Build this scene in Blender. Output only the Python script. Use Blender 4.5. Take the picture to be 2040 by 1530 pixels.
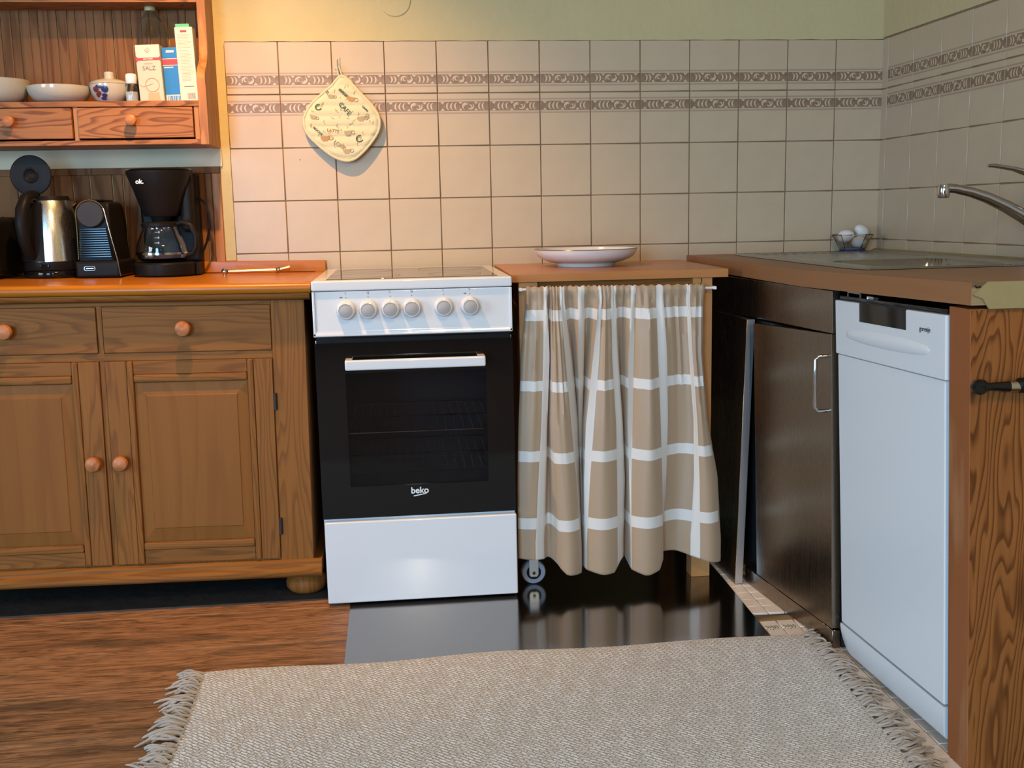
import bpy, bmesh, math, random
from mathutils import Vector, Matrix
random.seed(7)
PI = math.pi
S = bpy.context.scene
COL = S.collection
for o in list(bpy.data.objects):
    bpy.data.objects.remove(o)

# ------------------------------------------------------------------ camera
cam = bpy.data.cameras.new('camera')
camo = bpy.data.objects.new('camera', cam)
COL.objects.link(camo)
R_ = Vector((0.99404923, -0.10703965, -0.0202149))
U_ = Vector((0.03695027, 0.1567586, 0.9869455))
F_ = Vector((0.10247344, 0.98181936, -0.15978091))
M = Matrix.Identity(4)
for i in range(3):
    M[i][0] = R_[i]; M[i][1] = U_[i]; M[i][2] = -F_[i]
M[0][3], M[1][3], M[2][3] = 0.47596, -3.22321, 0.98385
camo.matrix_world = M
cam.sensor_fit = 'HORIZONTAL'; cam.sensor_width = 36; cam.lens = 2109.43 * 36 / 2040
cam.clip_start = 0.05
S.camera = camo

# ------------------------------------------------------------------ light
S.view_settings.view_transform = 'Standard'
S.view_settings.look = 'None'
S.view_settings.gamma = 1
S.view_settings.use_curve_mapping = False
S.view_settings.exposure = -0.12
w = bpy.data.worlds.new('world'); S.world = w; w.use_nodes = True
w.node_tree.nodes['Background'].inputs[0].default_value = (0.75, 0.82, 1.0, 1)
w.node_tree.nodes['Background'].inputs[1].default_value = 0.05

def light(name, kind, loc, target, energy, color, **k):
    l = bpy.data.lights.new(name, kind); o = bpy.data.objects.new(name, l); COL.objects.link(o)
    o.location = loc
    o.rotation_euler = (Vector(target) - Vector(loc)).to_track_quat('-Z', 'Y').to_euler()
    l.energy = energy; l.color = color
    for a, b in k.items(): setattr(l, a, b)
    return o
# warm ceiling spot over the stove
light('ceiling_spot', 'SPOT', (0.03, -0.87, 2.05), (0.13, -0.25, 0.88), 126, (1.0, 0.55, 0.21),
      spot_size=math.radians(98), spot_blend=1.0, shadow_soft_size=0.018)
# added warm fill overhead, not a known lamp; lifts the rug and right side
light('warm_fill_light', 'AREA', (0.9, -3.6, 2.5), (0.9, -3.0, 0), 40, (1.0, 0.76, 0.52),
      shape='DISK', size=0.7)
# narrow gap of bright sky between the curtains of the rear window
light('rear_window_gap_light', 'AREA', (0.56, -6.9, 1.86), (0.52, -0.7, 0.1), 30, (1.0, 0.95, 0.82),
      shape='RECTANGLE', size=0.10, size_y=0.55)
# daylight: glazed garden door behind the camera and a window on the left wall
light('garden_door_light', 'AREA', (-1.35, -5.9, 1.10), (0.6, -0.8, 0.05), 112, (0.28, 0.61, 1.0),
      shape='RECTANGLE', size=1.1, size_y=2.0, spread=math.radians(130))
light('left_window_light', 'AREA', (-2.5, -2.7, 1.30), (0.9, -1.8, 0.1), 48, (0.71, 0.84, 1.0),
      shape='RECTANGLE', size=1.3, size_y=1.1, spread=math.radians(150))

# ------------------------------------------------------------------ materials
def nt(name):
    m = bpy.data.materials.new(name); m.use_nodes = True
    t = m.node_tree; return m, t, t.nodes['Principled BSDF']
def setp(b, **k):
    al = {'color': 'Base Color', 'rough': 'Roughness', 'metal': 'Metallic', 'spec': 'Specular IOR Level',
          'trans': 'Transmission Weight', 'ior': 'IOR', 'coat': 'Coat Weight', 'coatr': 'Coat Roughness', 'sheen': 'Sheen Weight',
          'aniso': 'Anisotropic'}
    for a, v in k.items():
        b.inputs[al[a]].default_value = (*v, 1) if a == 'color' else v
def mat(name, color, rough=0.5, bump=0, bscale=60, var=0.0, vscale=8, **k):
    m, t, b = nt(name); setp(b, color=color, rough=rough, **k)
    N = t.nodes; L = t.links
    if bump or var:
        tc = N.new('ShaderNodeTexCoord')
    if var:
        n = N.new('ShaderNodeTexNoise'); n.inputs['Scale'].default_value = vscale; n.inputs['Detail'].default_value = 4
        L.new(tc.outputs['Object'], n.inputs['Vector'])
        mx = N.new('ShaderNodeMix'); mx.data_type = 'RGBA'
        mx.inputs[6].default_value = (*[c * (1 - var) for c in color], 1)
        mx.inputs[7].default_value = (*[min(1, c * (1 + var)) for c in color], 1)
        L.new(n.outputs['Fac'], mx.inputs[0]); L.new(mx.outputs[2], b.inputs['Base Color'])
    if bump:
        n2 = N.new('ShaderNodeTexNoise'); n2.inputs['Scale'].default_value = bscale; n2.inputs['Detail'].default_value = 5
        L.new(tc.outputs['Object'], n2.inputs['Vector'])
        bp = N.new('ShaderNodeBump'); bp.inputs['Strength'].default_value = bump; bp.inputs['Distance'].default_value = 0.004
        L.new(n2.outputs['Fac'], bp.inputs['Height']); L.new(bp.outputs['Normal'], b.inputs['Normal'])
    return m
def wood(name, light_c, dark_c, axis='X', scale=1.0, rough=0.45, coat=0.0, ring=9, along=0.09, contrast=1.0, bump=0.15, worn=None, spec=0.4, knots=0.0, cracks=0.0):
    """growth rings stretched along the grain axis + fine fibres"""
    m, t, b = nt(name); N = t.nodes; L = t.links
    setp(b, rough=rough, coat=coat, spec=spec)
    b.inputs['Coat Roughness'].default_value = 0.15
    tc = N.new('ShaderNodeTexCoord'); oi = N.new('ShaderNodeObjectInfo')
    vm = N.new('ShaderNodeVectorMath'); vm.operation = 'MULTIPLY_ADD'
    cv = N.new('ShaderNodeCombineXYZ')
    mu = N.new('ShaderNodeMath'); mu.operation = 'MULTIPLY'; mu.inputs[1].default_value = 13.7
    L.new(oi.outputs['Random'], mu.inputs[0])
    for i in range(3): L.new(mu.outputs[0], cv.inputs[i])
    vm.inputs[1].default_value = (1, 1, 1)
    L.new(tc.outputs['Object'], vm.inputs[0]); L.new(cv.outputs[0], vm.inputs[2])
    sc = [scale, scale, scale]; sc['XYZ'.index(axis)] = scale * along
    mp = N.new('ShaderNodeMapping'); mp.inputs['Scale'].default_value = sc
    L.new(vm.outputs[0], mp.inputs['Vector'])
    n1 = N.new('ShaderNodeTexNoise'); n1.inputs['Scale'].default_value = 5.0; n1.inputs['Detail'].default_value = 3.5
    n1.inputs['Roughness'].default_value = 0.45
    L.new(mp.outputs[0], n1.inputs['Vector'])
    s1 = N.new('ShaderNodeMath'); s1.operation = 'MULTIPLY'; s1.inputs[1].default_value = ring * 1.5
    L.new(n1.outputs['Fac'], s1.inputs[0])
    fr = N.new('ShaderNodeMath'); fr.operation = 'FRACT'; L.new(s1.outputs[0], fr.inputs[0])
    r1 = N.new('ShaderNodeValToRGB'); e = r1.color_ramp.elements
    e[0].position = 0; e[0].color = (0, 0, 0, 1); e[1].position = 1; e[1].color = (0.05, 0.05, 0.05, 1)
    e3 = r1.color_ramp.elements.new(0.5); e3.color = (0.12, 0.12, 0.12, 1); e1 = r1.color_ramp.elements.new(0.80); e1.color = (1, 1, 1, 1); e2 = r1.color_ramp.elements.new(0.90); e2.color = (0.95, 0.95, 0.95, 1)
    L.new(fr.outputs[0], r1.inputs[0])
    sc2 = [scale * 130] * 3; sc2['XYZ'.index(axis)] = scale * 4
    mp2 = N.new('ShaderNodeMapping'); mp2.inputs['Scale'].default_value = sc2
    L.new(vm.outputs[0], mp2.inputs['Vector'])
    n2 = N.new('ShaderNodeTexNoise'); n2.inputs['Scale'].default_value = 1.0; n2.inputs['Detail'].default_value = 3
    L.new(mp2.outputs[0], n2.inputs['Vector'])
    n3 = N.new('ShaderNodeTexNoise'); n3.inputs['Scale'].default_value = 2.2 * scale; n3.inputs['Detail'].default_value = 2
    L.new(vm.outputs[0], n3.inputs['Vector'])
    a = N.new('ShaderNodeMath'); a.operation = 'MULTIPLY'; a.inputs[1].default_value = 0.75 * contrast
    L.new(r1.outputs[0], a.inputs[0])
    a2 = N.new('ShaderNodeMath'); a2.operation = 'MULTIPLY_ADD'; a2.inputs[1].default_value = 0.45
    L.new(n2.outputs['Fac'], a2.inputs[0]); L.new(a.outputs[0], a2.inputs[2])
    a3 = N.new('ShaderNodeMath'); a3.operation = 'MULTIPLY_ADD'; a3.inputs[1].default_value = 0.4; 
    L.new(n3.outputs['Fac'], a3.inputs[0]); L.new(a2.outputs[0], a3.inputs[2])
    sb = N.new('ShaderNodeMath'); sb.operation = 'SUBTRACT'; sb.inputs[1].default_value = 0.33; sb.use_clamp = True
    L.new(a3.outputs[0], sb.inputs[0])
    mx = N.new('ShaderNodeMix'); mx.data_type = 'RGBA'
    mx.inputs[6].default_value = (*light_c, 1); mx.inputs[7].default_value = (*dark_c, 1)
    L.new(sb.outputs[0], mx.inputs[0])
    out = mx.outputs[2]
    if knots:
        vo = N.new('ShaderNodeTexVoronoi'); vo.inputs['Scale'].default_value = 3.2
        sk = [1, 1, 1]; sk['XYZ'.index(axis)] = 0.5
        mp4 = N.new('ShaderNodeMapping'); mp4.inputs['Scale'].default_value = sk
        L.new(vm.outputs[0], mp4.inputs['Vector']); L.new(mp4.outputs[0], vo.inputs['Vector'])
        rk = N.new('ShaderNodeValToRGB'); rk.color_ramp.elements[0].position = 0.03; rk.color_ramp.elements[0].color = (knots, knots, knots, 1)
        rk.color_ramp.elements[1].position = 0.11; rk.color_ramp.elements[1].color = (0, 0, 0, 1)
        L.new(vo.outputs['Distance'], rk.inputs[0])
        mk = N.new('ShaderNodeMix'); mk.data_type = 'RGBA'; mk.inputs[7].default_value = (*[c * 0.35 for c in dark_c], 1)
        L.new(rk.outputs[0], mk.inputs[0]); L.new(out, mk.inputs[6]); out = mk.outputs[2]
    if worn:
        n5 = N.new('ShaderNodeTexNoise'); n5.inputs['Scale'].default_value = 7; n5.inputs['Detail'].default_value = 8
        sk = [3, 3, 3]; sk['XYZ'.index(axis)] = 0.6
        mp5 = N.new('ShaderNodeMapping'); mp5.inputs['Scale'].default_value = sk
        L.new(vm.outputs[0], mp5.inputs['Vector']); L.new(mp5.outputs[0], n5.inputs['Vector'])
        rw = N.new('ShaderNodeValToRGB'); rw.color_ramp.elements[0].position = 0.52; rw.color_ramp.elements[1].position = 0.68
        L.new(n5.outputs['Fac'], rw.inputs[0])
        mw = N.new('ShaderNodeMix'); mw.data_type = 'RGBA'; mw.inputs[7].default_value = (*worn, 1)
        L.new(rw.outputs[0], mw.inputs[0]); L.new(out, mw.inputs[6]); out = mw.outputs[2]
    if cracks:
        n6 = N.new('ShaderNodeTexNoise'); n6.inputs['Scale'].default_value = 22; n6.inputs['Detail'].default_value = 9; n6.inputs['Roughness'].default_value = 0.75
        sk = [2.6, 2.6, 2.6]; sk['XYZ'.index(axis)] = 0.42
        mp6 = N.new('ShaderNodeMapping'); mp6.inputs['Scale'].default_value = sk
        L.new(vm.outputs[0], mp6.inputs['Vector']); L.new(mp6.outputs[0], n6.inputs['Vector'])
        rc = N.new('ShaderNodeValToRGB'); rc.color_ramp.elements[0].position = 0.36; rc.color_ramp.elements[0].color = (cracks, cracks, cracks, 1)
        rc.color_ramp.elements[1].position = 0.52; rc.color_ramp.elements[1].color = (0, 0, 0, 1)
        L.new(n6.outputs['Fac'], rc.inputs[0])
        mc = N.new('ShaderNodeMix'); mc.data_type = 'RGBA'; mc.inputs[7].default_value = (*[c * 0.35 for c in dark_c], 1)
        L.new(rc.outputs[0], mc.inputs[0]); L.new(out, mc.inputs[6]); out = mc.outputs[2]
    L.new(out, b.inputs['Base Color'])
    if bump:
        bp = N.new('ShaderNodeBump'); bp.inputs['Strength'].default_value = bump; bp.inputs['Distance'].default_value = 0.002
        bp.invert = True
        L.new(sb.outputs[0], bp.inputs['Height']); L.new(bp.outputs['Normal'], b.inputs['Normal'])
    return m

X_ = {}
X_['plaster'] = mat('plaster', (0.48, 0.40, 0.212), 0.9, bump=0.5, bscale=45, var=0.06)
X_['whitewash'] = mat('whitewash', (0.58, 0.49, 0.33), 0.85, bump=0.3, bscale=30, var=0.08)
X_['tile'] = mat('glazed_tile', (0.46, 0.355, 0.235), 0.36, var=0.07, vscale=14, bump=0.05, bscale=20, spec=0.4)
X_['grout'] = mat('grout', (0.25, 0.155, 0.085), 0.9, bump=0.3, bscale=200)
X_['dec_dark'] = mat('tile_print_dark', (0.215, 0.135, 0.078), 0.4, var=0.5, vscale=90)
X_['dec_line'] = mat('tile_print_line', (0.34, 0.24, 0.155), 0.4)
X_['dec_light'] = mat('tile_print_light', (0.52, 0.41, 0.285), 0.35)
X_['pine'] = wood('cabinet_pine', (0.245, 0.092, 0.018), (0.095, 0.033, 0.008), 'Z', ring=17, contrast=0.58, rough=0.55, coat=0.0, spec=0.14, scale=1.5, along=0.1)
X_['pine_h'] = wood('cabinet_pine_horizontal', (0.245, 0.092, 0.018), (0.095, 0.033, 0.008), 'X', ring=17, contrast=0.58, rough=0.55, coat=0.0, spec=0.14, scale=1.5, along=0.1)
X_['pine_pale'] = wood('panel_pine', (0.235, 0.088, 0.018), (0.15, 0.052, 0.009), 'Z', ring=7, contrast=0.35, rough=0.55, spec=0.14)
X_['top_pine'] = wood('counter_pine', (0.43, 0.145, 0.010), (0.26, 0.068, 0.004), 'X', ring=8, contrast=0.5, rough=0.3, spec=0.25, coat=0.05)
X_['hutch'] = wood('hutch_pine_horizontal', (0.36, 0.14, 0.04), (0.14, 0.04, 0.010), 'X', ring=17, contrast=1.0, rough=0.5, coat=0.0, spec=0.2, along=0.15, scale=1.6)
X_['hutch_v'] = wood('hutch_pine_vertical', (0.42, 0.18, 0.06), (0.21, 0.07, 0.02), 'Z', ring=12, contrast=0.7, rough=0.5, spec=0.25)
X_['board'] = wood('beadboard_pine', (0.27, 0.115, 0.045), (0.10, 0.036, 0.013), 'Z', ring=10, contrast=0.7, rough=0.65, spec=0.12, knots=0.8)
X_['board_dark'] = wood('panelling_pine', (0.20, 0.09, 0.035), (0.08, 0.03, 0.012), 'Z', ring=10, contrast=0.8, rough=0.65, spec=0.12, knots=0.7)
X_['knobwood'] = wood('turned_knob', (0.45, 0.17, 0.065), (0.30, 0.10, 0.03), 'Y', ring=5, rough=0.4, spec=0.3)
X_['beech'] = wood('beech_top', (0.43, 0.17, 0.048), (0.30, 0.10, 0.025), 'X', ring=5, contrast=0.3, rough=0.35, coat=0.15, bump=0.05)
X_['beech_v'] = wood('beech_leg', (0.46, 0.21, 0.065), (0.34, 0.13, 0.035), 'Z', ring=4, contrast=0.3, rough=0.45, bump=0.05)
X_['work'] = wood('corner_worktop_veneer', (0.27, 0.135, 0.062), (0.19, 0.08, 0.033), 'Y', ring=3, contrast=0.25, rough=0.45, bump=0.05)
X_['work_edge'] = wood('corner_worktop_edge', (0.30, 0.13, 0.048), (0.20, 0.075, 0.024), 'Y', ring=3, contrast=0.3, rough=0.5, bump=0.05)
X_['core'] = wood('bare_core', (0.30, 0.20, 0.09), (0.10, 0.05, 0.02), 'X', ring=9, contrast=1.1, rough=0.8)
X_['olive'] = mat('edge_band_olive', (0.27, 0.205, 0.085), 0.6, var=0.08, vscale=60, bump=0.1)
X_['stile'] = wood('end_panel_side', (0.27, 0.085, 0.024), (0.18, 0.05, 0.014), 'Z', ring=3, contrast=0.3, rough=0.55, spec=0.25, worn=(0.32, 0.13, 0.05))
X_['grainy'] = wood('end_panel_front', (0.27, 0.095, 0.024), (0.075, 0.022, 0.005), 'Z', ring=30, contrast=0.95, rough=0.6, spec=0.12, along=0.13, scale=1.35, knots=0.5)
X_['plank'] = wood('floor_plank', (0.37, 0.172, 0.075), (0.14, 0.056, 0.023), 'X', ring=16, contrast=0.7, rough=0.55, spec=0.3, bump=0.6, worn=(0.14, 0.075, 0.036), knots=0.8, along=0.1, scale=2.6, cracks=0.75)
X_['gap'] = mat('floor_gap', (0.05, 0.035, 0.025), 0.9)
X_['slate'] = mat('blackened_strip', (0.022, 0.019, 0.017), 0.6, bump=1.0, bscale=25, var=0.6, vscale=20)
X_['mosaic'] = mat('mosaic_tile', (0.78, 0.66, 0.55), 0.4, var=0.12, vscale=20)
X_['enamel'] = mat('white_enamel', (0.64, 0.63, 0.62), 0.16, spec=0.5, coat=0.3)
X_['dwwhite'] = mat('dishwasher_white', (0.68, 0.68, 0.665), 0.3, spec=0.5)
X_['black'] = mat('black_plastic', (0.010, 0.008, 0.007), 0.42, spec=0.10)
X_['blackgloss'] = mat('black_gloss', (0.005, 0.005, 0.005), 0.07, spec=0.35)
X_['darkgrey'] = mat('dark_grey', (0.030, 0.026, 0.023), 0.5, spec=0.2)
X_['ceran'] = mat('ceramic_hob_glass', (0.012, 0.012, 0.012), 0.03, spec=1.0, ior=1.9)
X_['oveninner'] = mat('oven_enamel', (0.06, 0.058, 0.06), 0.25)
X_['chrome'] = mat('chrome', (0.50, 0.49, 0.48), 0.12, metal=1.0)
X_['copper'] = mat('copper_bar', (0.70, 0.40, 0.22), 0.22, metal=1.0)
X_['zinc'] = mat('zinc_bracket', (0.65, 0.70, 0.72), 0.3, metal=0.9)
X_['rubber'] = mat('grey_wheel', (0.22, 0.23, 0.27), 0.5)
X_['knobgrey'] = mat('knob_face', (0.36, 0.315, 0.285), 0.5)
X_['print'] = mat('grey_print', (0.16, 0.13, 0.13), 0.5)
X_['white'] = mat('white_plastic', (0.72, 0.70, 0.66), 0.4)
X_['rodwhite'] = mat('white_rod', (0.75, 0.72, 0.68), 0.35)
X_['sheet'] = mat('steel_floor_sheet', (0.34, 0.305, 0.28), 0.13, metal=1.0, bump=0.02, bscale=9)
X_['ceramic'] = mat('ceramic', (0.47, 0.43, 0.345), 0.18, coat=0.4)
X_['ceramic2'] = mat('porcelain', (0.66, 0.62, 0.58), 0.15, coat=0.4)
X_['brownrim'] = mat('brown_glaze', (0.10, 0.045, 0.03), 0.25)
X_['bluepaint'] = mat('cobalt_glaze', (0.015, 0.025, 0.12), 0.25)
X_['redpaint'] = mat('red_brown_glaze', (0.14, 0.03, 0.03), 0.25)
X_['lilac'] = mat('blue_box', (0.005, 0.15, 0.42), 0.45)
X_['red'] = mat('red_print', (0.48, 0.03, 0.03), 0.5)
X_['card'] = mat('salt_carton', (0.56, 0.45, 0.33), 0.55)
X_['cardwhite'] = mat('white_carton', (0.60, 0.53, 0.43), 0.55)
X_['green'] = mat('green_flap', (0.08, 0.40, 0.18), 0.5)
X_['peach'] = mat('peach_print', (0.62, 0.32, 0.17), 0.55)
X_['saltw'] = mat('table_salt', (0.75, 0.72, 0.66), 0.8)
X_['capy'] = mat('yellow_cap', (0.50, 0.46, 0.22), 0.4)
X_['cotton'] = mat('quilted_cotton', (0.56, 0.51, 0.34), 0.9, bump=0.4, bscale=300)
X_['cottongreen'] = mat('green_print', (0.07, 0.10, 0.05), 0.9)
X_['cottonbrown'] = mat('brown_print', (0.38, 0.22, 0.10), 0.9)
X_['cottonpale'] = mat('pale_print', (0.36, 0.28, 0.17), 0.9)
X_['beige'] = mat('curtain_beige', (0.36, 0.24, 0.14), 0.45, sheen=0.3, bump=0.08, bscale=500)
X_['band'] = mat('curtain_band', (0.62, 0.565, 0.50), 0.5, bump=0.08, bscale=500)
X_['eggshell'] = mat('eggshell', (0.66, 0.62, 0.58), 0.45)
X_['yarn'] = mat('fringe_yarn', (0.40, 0.33, 0.265), 0.95, var=0.15, vscale=30)
X_['bluish'] = mat('blue_label', (0.10, 0.14, 0.30), 0.4)

def brushed(name, color, rough, axis):
    m, t, b = nt(name); N = t.nodes; L = t.links
    setp(b, color=color, rough=rough, metal=1.0)
    tc = N.new('ShaderNodeTexCoord'); mp = N.new('ShaderNodeMapping')
    s = [400] * 3; s['XYZ'.index(axis)] = 3; mp.inputs['Scale'].default_value = s
    n = N.new('ShaderNodeTexNoise'); n.inputs['Scale'].default_value = 1; n.inputs['Detail'].default_value = 2
    L.new(tc.outputs['Object'], mp.inputs[0]); L.new(mp.outputs[0], n.inputs['Vector'])
    mr = N.new('ShaderNodeMapRange'); mr.inputs[3].default_value = rough * 0.75; mr.inputs[4].default_value = rough * 1.35
    L.new(n.outputs['Fac'], mr.inputs[0]); L.new(mr.outputs[0], b.inputs['Roughness'])
    n2 = N.new('ShaderNodeTexNoise'); n2.inputs['Scale'].default_value = 3.5; L.new(tc.outputs['Object'], n2.inputs['Vector'])
    bp = N.new('ShaderNodeBump'); bp.inputs['Strength'].default_value = 0.05; bp.inputs['Distance'].default_value = 0.02
    L.new(n2.outputs['Fac'], bp.inputs['Height']); L.new(bp.outputs['Normal'], b.inputs['Normal'])
    return m
X_['steel'] = brushed('brushed_steel_door', (0.29, 0.235, 0.18), 0.26, 'Z')
X_['steel_l'] = brushed('brushed_steel_edge', (0.62, 0.62, 0.62), 0.35, 'Z')
X_['sinksteel'] = brushed('sink_steel', (0.40, 0.39, 0.37), 0.24, 'Y')
X_['kettlesteel'] = brushed('kettle_steel', (0.62, 0.56, 0.48), 0.25, 'Z')

def glass(name, color=(0.96, 0.98, 0.98), rough=0.0):
    m, t, b = nt(name); setp(b, color=color, rough=rough, trans=1.0, ior=1.45); return m
X_['glass'] = glass('clear_glass'); 
# tinted oven window: see-through dark glass with a gloss coat
m, t, b = nt('oven_window_glass'); N = t.nodes; L = t.links
setp(b, color=(0.005, 0.005, 0.006), rough=0.06)
tr = N.new('ShaderNodeBsdfTransparent'); tr.inputs[0].default_value = (0.85, 0.85, 0.87, 1)
mxs = N.new('ShaderNodeMixShader'); mxs.inputs[0].default_value = 0.30
L.new(b.outputs[0], mxs.inputs[2]); L.new(tr.outputs[0], mxs.inputs[1]); L.new(mxs.outputs[0], N['Material Output'].inputs[0])
X_['ovenwin'] = m

m, t, b = nt('clear_plastic'); N = t.nodes; L = t.links
setp(b, color=(0.12, 0.12, 0.11), rough=0.05, spec=0.8)
tr = N.new('ShaderNodeBsdfTransparent'); tr.inputs[0].default_value = (0.93, 0.93, 0.9, 1)
lw = N.new('ShaderNodeLayerWeight'); lw.inputs['Blend'].default_value = 0.25
mr = N.new('ShaderNodeMapRange'); mr.inputs[3].default_value = 0.015; mr.inputs[4].default_value = 0.40
mxs = N.new('ShaderNodeMixShader'); L.new(lw.outputs['Facing'], mr.inputs[0]); L.new(mr.outputs[0], mxs.inputs[0])
L.new(tr.outputs[0], mxs.inputs[1]); L.new(b.outputs[0], mxs.inputs[2]); L.new(mxs.outputs[0], N['Material Output'].inputs[0])
X_['pet'] = m
# woven rug
m, t, b = nt('woven_rug'); N = t.nodes; L = t.links; setp(b, rough=0.95, sheen=0.2)
tc = N.new('ShaderNodeTexCoord')
nz = N.new('ShaderNodeTexNoise'); nz.inputs['Scale'].default_value = 26; nz.inputs['Detail'].default_value = 2
L.new(tc.outputs['Object'], nz.inputs['Vector'])
va = N.new('ShaderNodeVectorMath'); va.operation = 'MULTIPLY_ADD'; va.inputs[1].default_value = (0.012, 0.012, 0)
L.new(nz.outputs['Color'], va.inputs[0]); L.new(tc.outputs['Object'], va.inputs[2])
mp = N.new('ShaderNodeMapping'); mp.inputs['Rotation'].default_value = (0, 0, math.radians(38))
L.new(va.outputs[0], mp.inputs[0])
bk = N.new('ShaderNodeTexBrick'); bk.inputs['Scale'].default_value = 1; bk.inputs['Brick Width'].default_value = 0.019
bk.inputs['Row Height'].default_value = 0.0078; bk.inputs['Mortar Size'].default_value = 0.0012; bk.inputs['Mortar Smooth'].default_value = 0.9
bk.inputs['Color1'].default_value = (0.66, 0.585, 0.51, 1); bk.inputs['Color2'].default_value = (0.78, 0.71, 0.63, 1); bk.inputs['Mortar'].default_value = (0.42, 0.355, 0.30, 1)
L.new(mp.outputs[0], bk.inputs['Vector'])
wv = N.new('ShaderNodeTexWave'); wv.wave_type = 'BANDS'; wv.bands_direction = 'DIAGONAL'; wv.inputs['Scale'].default_value = 60; wv.inputs['Distortion'].default_value = 6; wv.inputs['Detail'].default_value = 2
wv.inputs['Detail Scale'].default_value = 2
L.new(tc.outputs['Object'], wv.inputs['Vector'])
mx = N.new('ShaderNodeMix'); mx.data_type = 'RGBA'; mx.blend_type = 'MULTIPLY'; mx.inputs[0].default_value = 0.16
L.new(bk.outputs['Color'], mx.inputs[6]); L.new(wv.outputs['Color'], mx.inputs[7]); L.new(mx.outputs[2], b.inputs['Base Color'])
ad = N.new('ShaderNodeMath'); ad.operation = 'MULTIPLY_ADD'; ad.inputs[1].default_value = 0.5
L.new(wv.outputs['Fac'], ad.inputs[0]); iv = N.new('ShaderNodeMath'); iv.operation = 'SUBTRACT'; iv.inputs[0].default_value = 1
L.new(bk.outputs['Fac'], iv.inputs[1]); L.new(iv.outputs[0], ad.inputs[2])
bp = N.new('ShaderNodeBump'); bp.inputs['Strength'].default_value = 0.8; bp.inputs['Distance'].default_value = 0.003
L.new(ad.outputs[0], bp.inputs['Height']); L.new(bp.outputs['Normal'], b.inputs['Normal'])
X_['rug'] = m

# ------------------------------------------------------------------ mesh helpers
class B:
    def __init__(s): s.v = []; s.f = []; s.mi = []; s.cur = 0
    def add(s, vs, fs):
        n = len(s.v); s.v += [tuple(v) for v in vs]
        for f in fs: s.f.append(tuple(n + i for i in f)); s.mi.append(s.cur)
        return s
    def m(s, i): s.cur = i; return s
    def box(s, x0, y0, z0, x1, y1, z1):
        x0, x1 = min(x0, x1), max(x0, x1); y0, y1 = min(y0, y1), max(y0, y1); z0, z1 = min(z0, z1), max(z0, z1)
        return s.add([(x0, y0, z0), (x1, y0, z0), (x1, y1, z0), (x0, y1, z0), (x0, y0, z1), (x1, y0, z1), (x1, y1, z1), (x0, y1, z1)],
                     [(0, 3, 2, 1), (4, 5, 6, 7), (0, 1, 5, 4), (1, 2, 6, 5), (2, 3, 7, 6), (3, 0, 4, 7)])
    def prism(s, poly, axis, a, b2):
        """poly: list of 2D points in the plane normal to axis"""
        n = len(poly)
        def mk(p, t):
            if axis == 'X': return (t, p[0], p[1])
            if axis == 'Y': return (p[0], t, p[1])
            return (p[0], p[1], t)
        vs = [mk(p, a) for p in poly] + [mk(p, b2) for p in poly]
        fs = [tuple(range(n))[::-1], tuple(range(n, 2 * n))] + [(i, (i + 1) % n, n + (i + 1) % n, n + i) for i in range(n)]
        return s.add(vs, fs)
    def lathe(s, prof, c=(0, 0, 0), axis='Z', seg=32, sx=1, sy=1, cap=True):
        """prof: (r, h) pairs"""
        vs = []; fs = []; n = len(prof)
        for r, h in prof:
            for k in range(seg):
                a = 2 * PI * k / seg; p, q = r * math.cos(a) * sx, r * math.sin(a) * sy
                if axis == 'Z': vs.append((c[0] + p, c[1] + q, c[2] + h))
                elif axis == 'Y': vs.append((c[0] + p, c[1] - h, c[2] + q))
                else: vs.append((c[0] - h, c[1] + p, c[2] + q))
        for i in range(n - 1):
            for k in range(seg):
                k2 = (k + 1) % seg
                fs.append((i * seg + k, i * seg + k2, (i + 1) * seg + k2, (i + 1) * seg + k))
        if cap and prof[0][0] > 1e-5: fs.append(tuple(range(seg))[::-1])
        if cap and prof[-1][0] > 1e-5: fs.append(tuple((n - 1) * seg + k for k in range(seg)))
        return s.add(vs, fs)
    def tube(s, pts, r, seg=8, closed=False, flat=None):
        P = [Vector(p) for p in pts]; n = len(P); vs = []; fs = []
        rr = r if isinstance(r, (list, tuple)) else [r] * n
        up = None
        for i in range(n):
            a = P[(i - 1) % n] if (i > 0 or closed) else P[i]; b2 = P[(i + 1) % n] if (i < n - 1 or closed) else P[i]
            t = (b2 - a).normalized()
            if up is None: up = t.orthogonal().normalized()
            up = (up - t * up.dot(t))
            if up.length < 1e-6: up = t.orthogonal()
            up.normalize(); sd = t.cross(up)
            for k in range(seg):
                an = 2 * PI * k / seg
                o = up * math.cos(an) * rr[i] + sd * math.sin(an) * rr[i]
                if flat: o = Vector((o.x * flat[0], o.y * flat[1], o.z * flat[2]))
                vs.append(tuple(P[i] + o))
        for i in range(n if closed else n - 1):
            j = (i + 1) % n
            for k in range(seg):
                k2 = (k + 1) % seg
                fs.append((i * seg + k, i * seg + k2, j * seg + k2, j * seg + k))
        if not closed: fs += [tuple(range(seg))[::-1], tuple((n - 1) * seg + k for k in range(seg))]
        return s.add(vs, fs)
    def map(s, fn): s.v = [tuple(fn(*v)) for v in s.v]; return s

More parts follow.
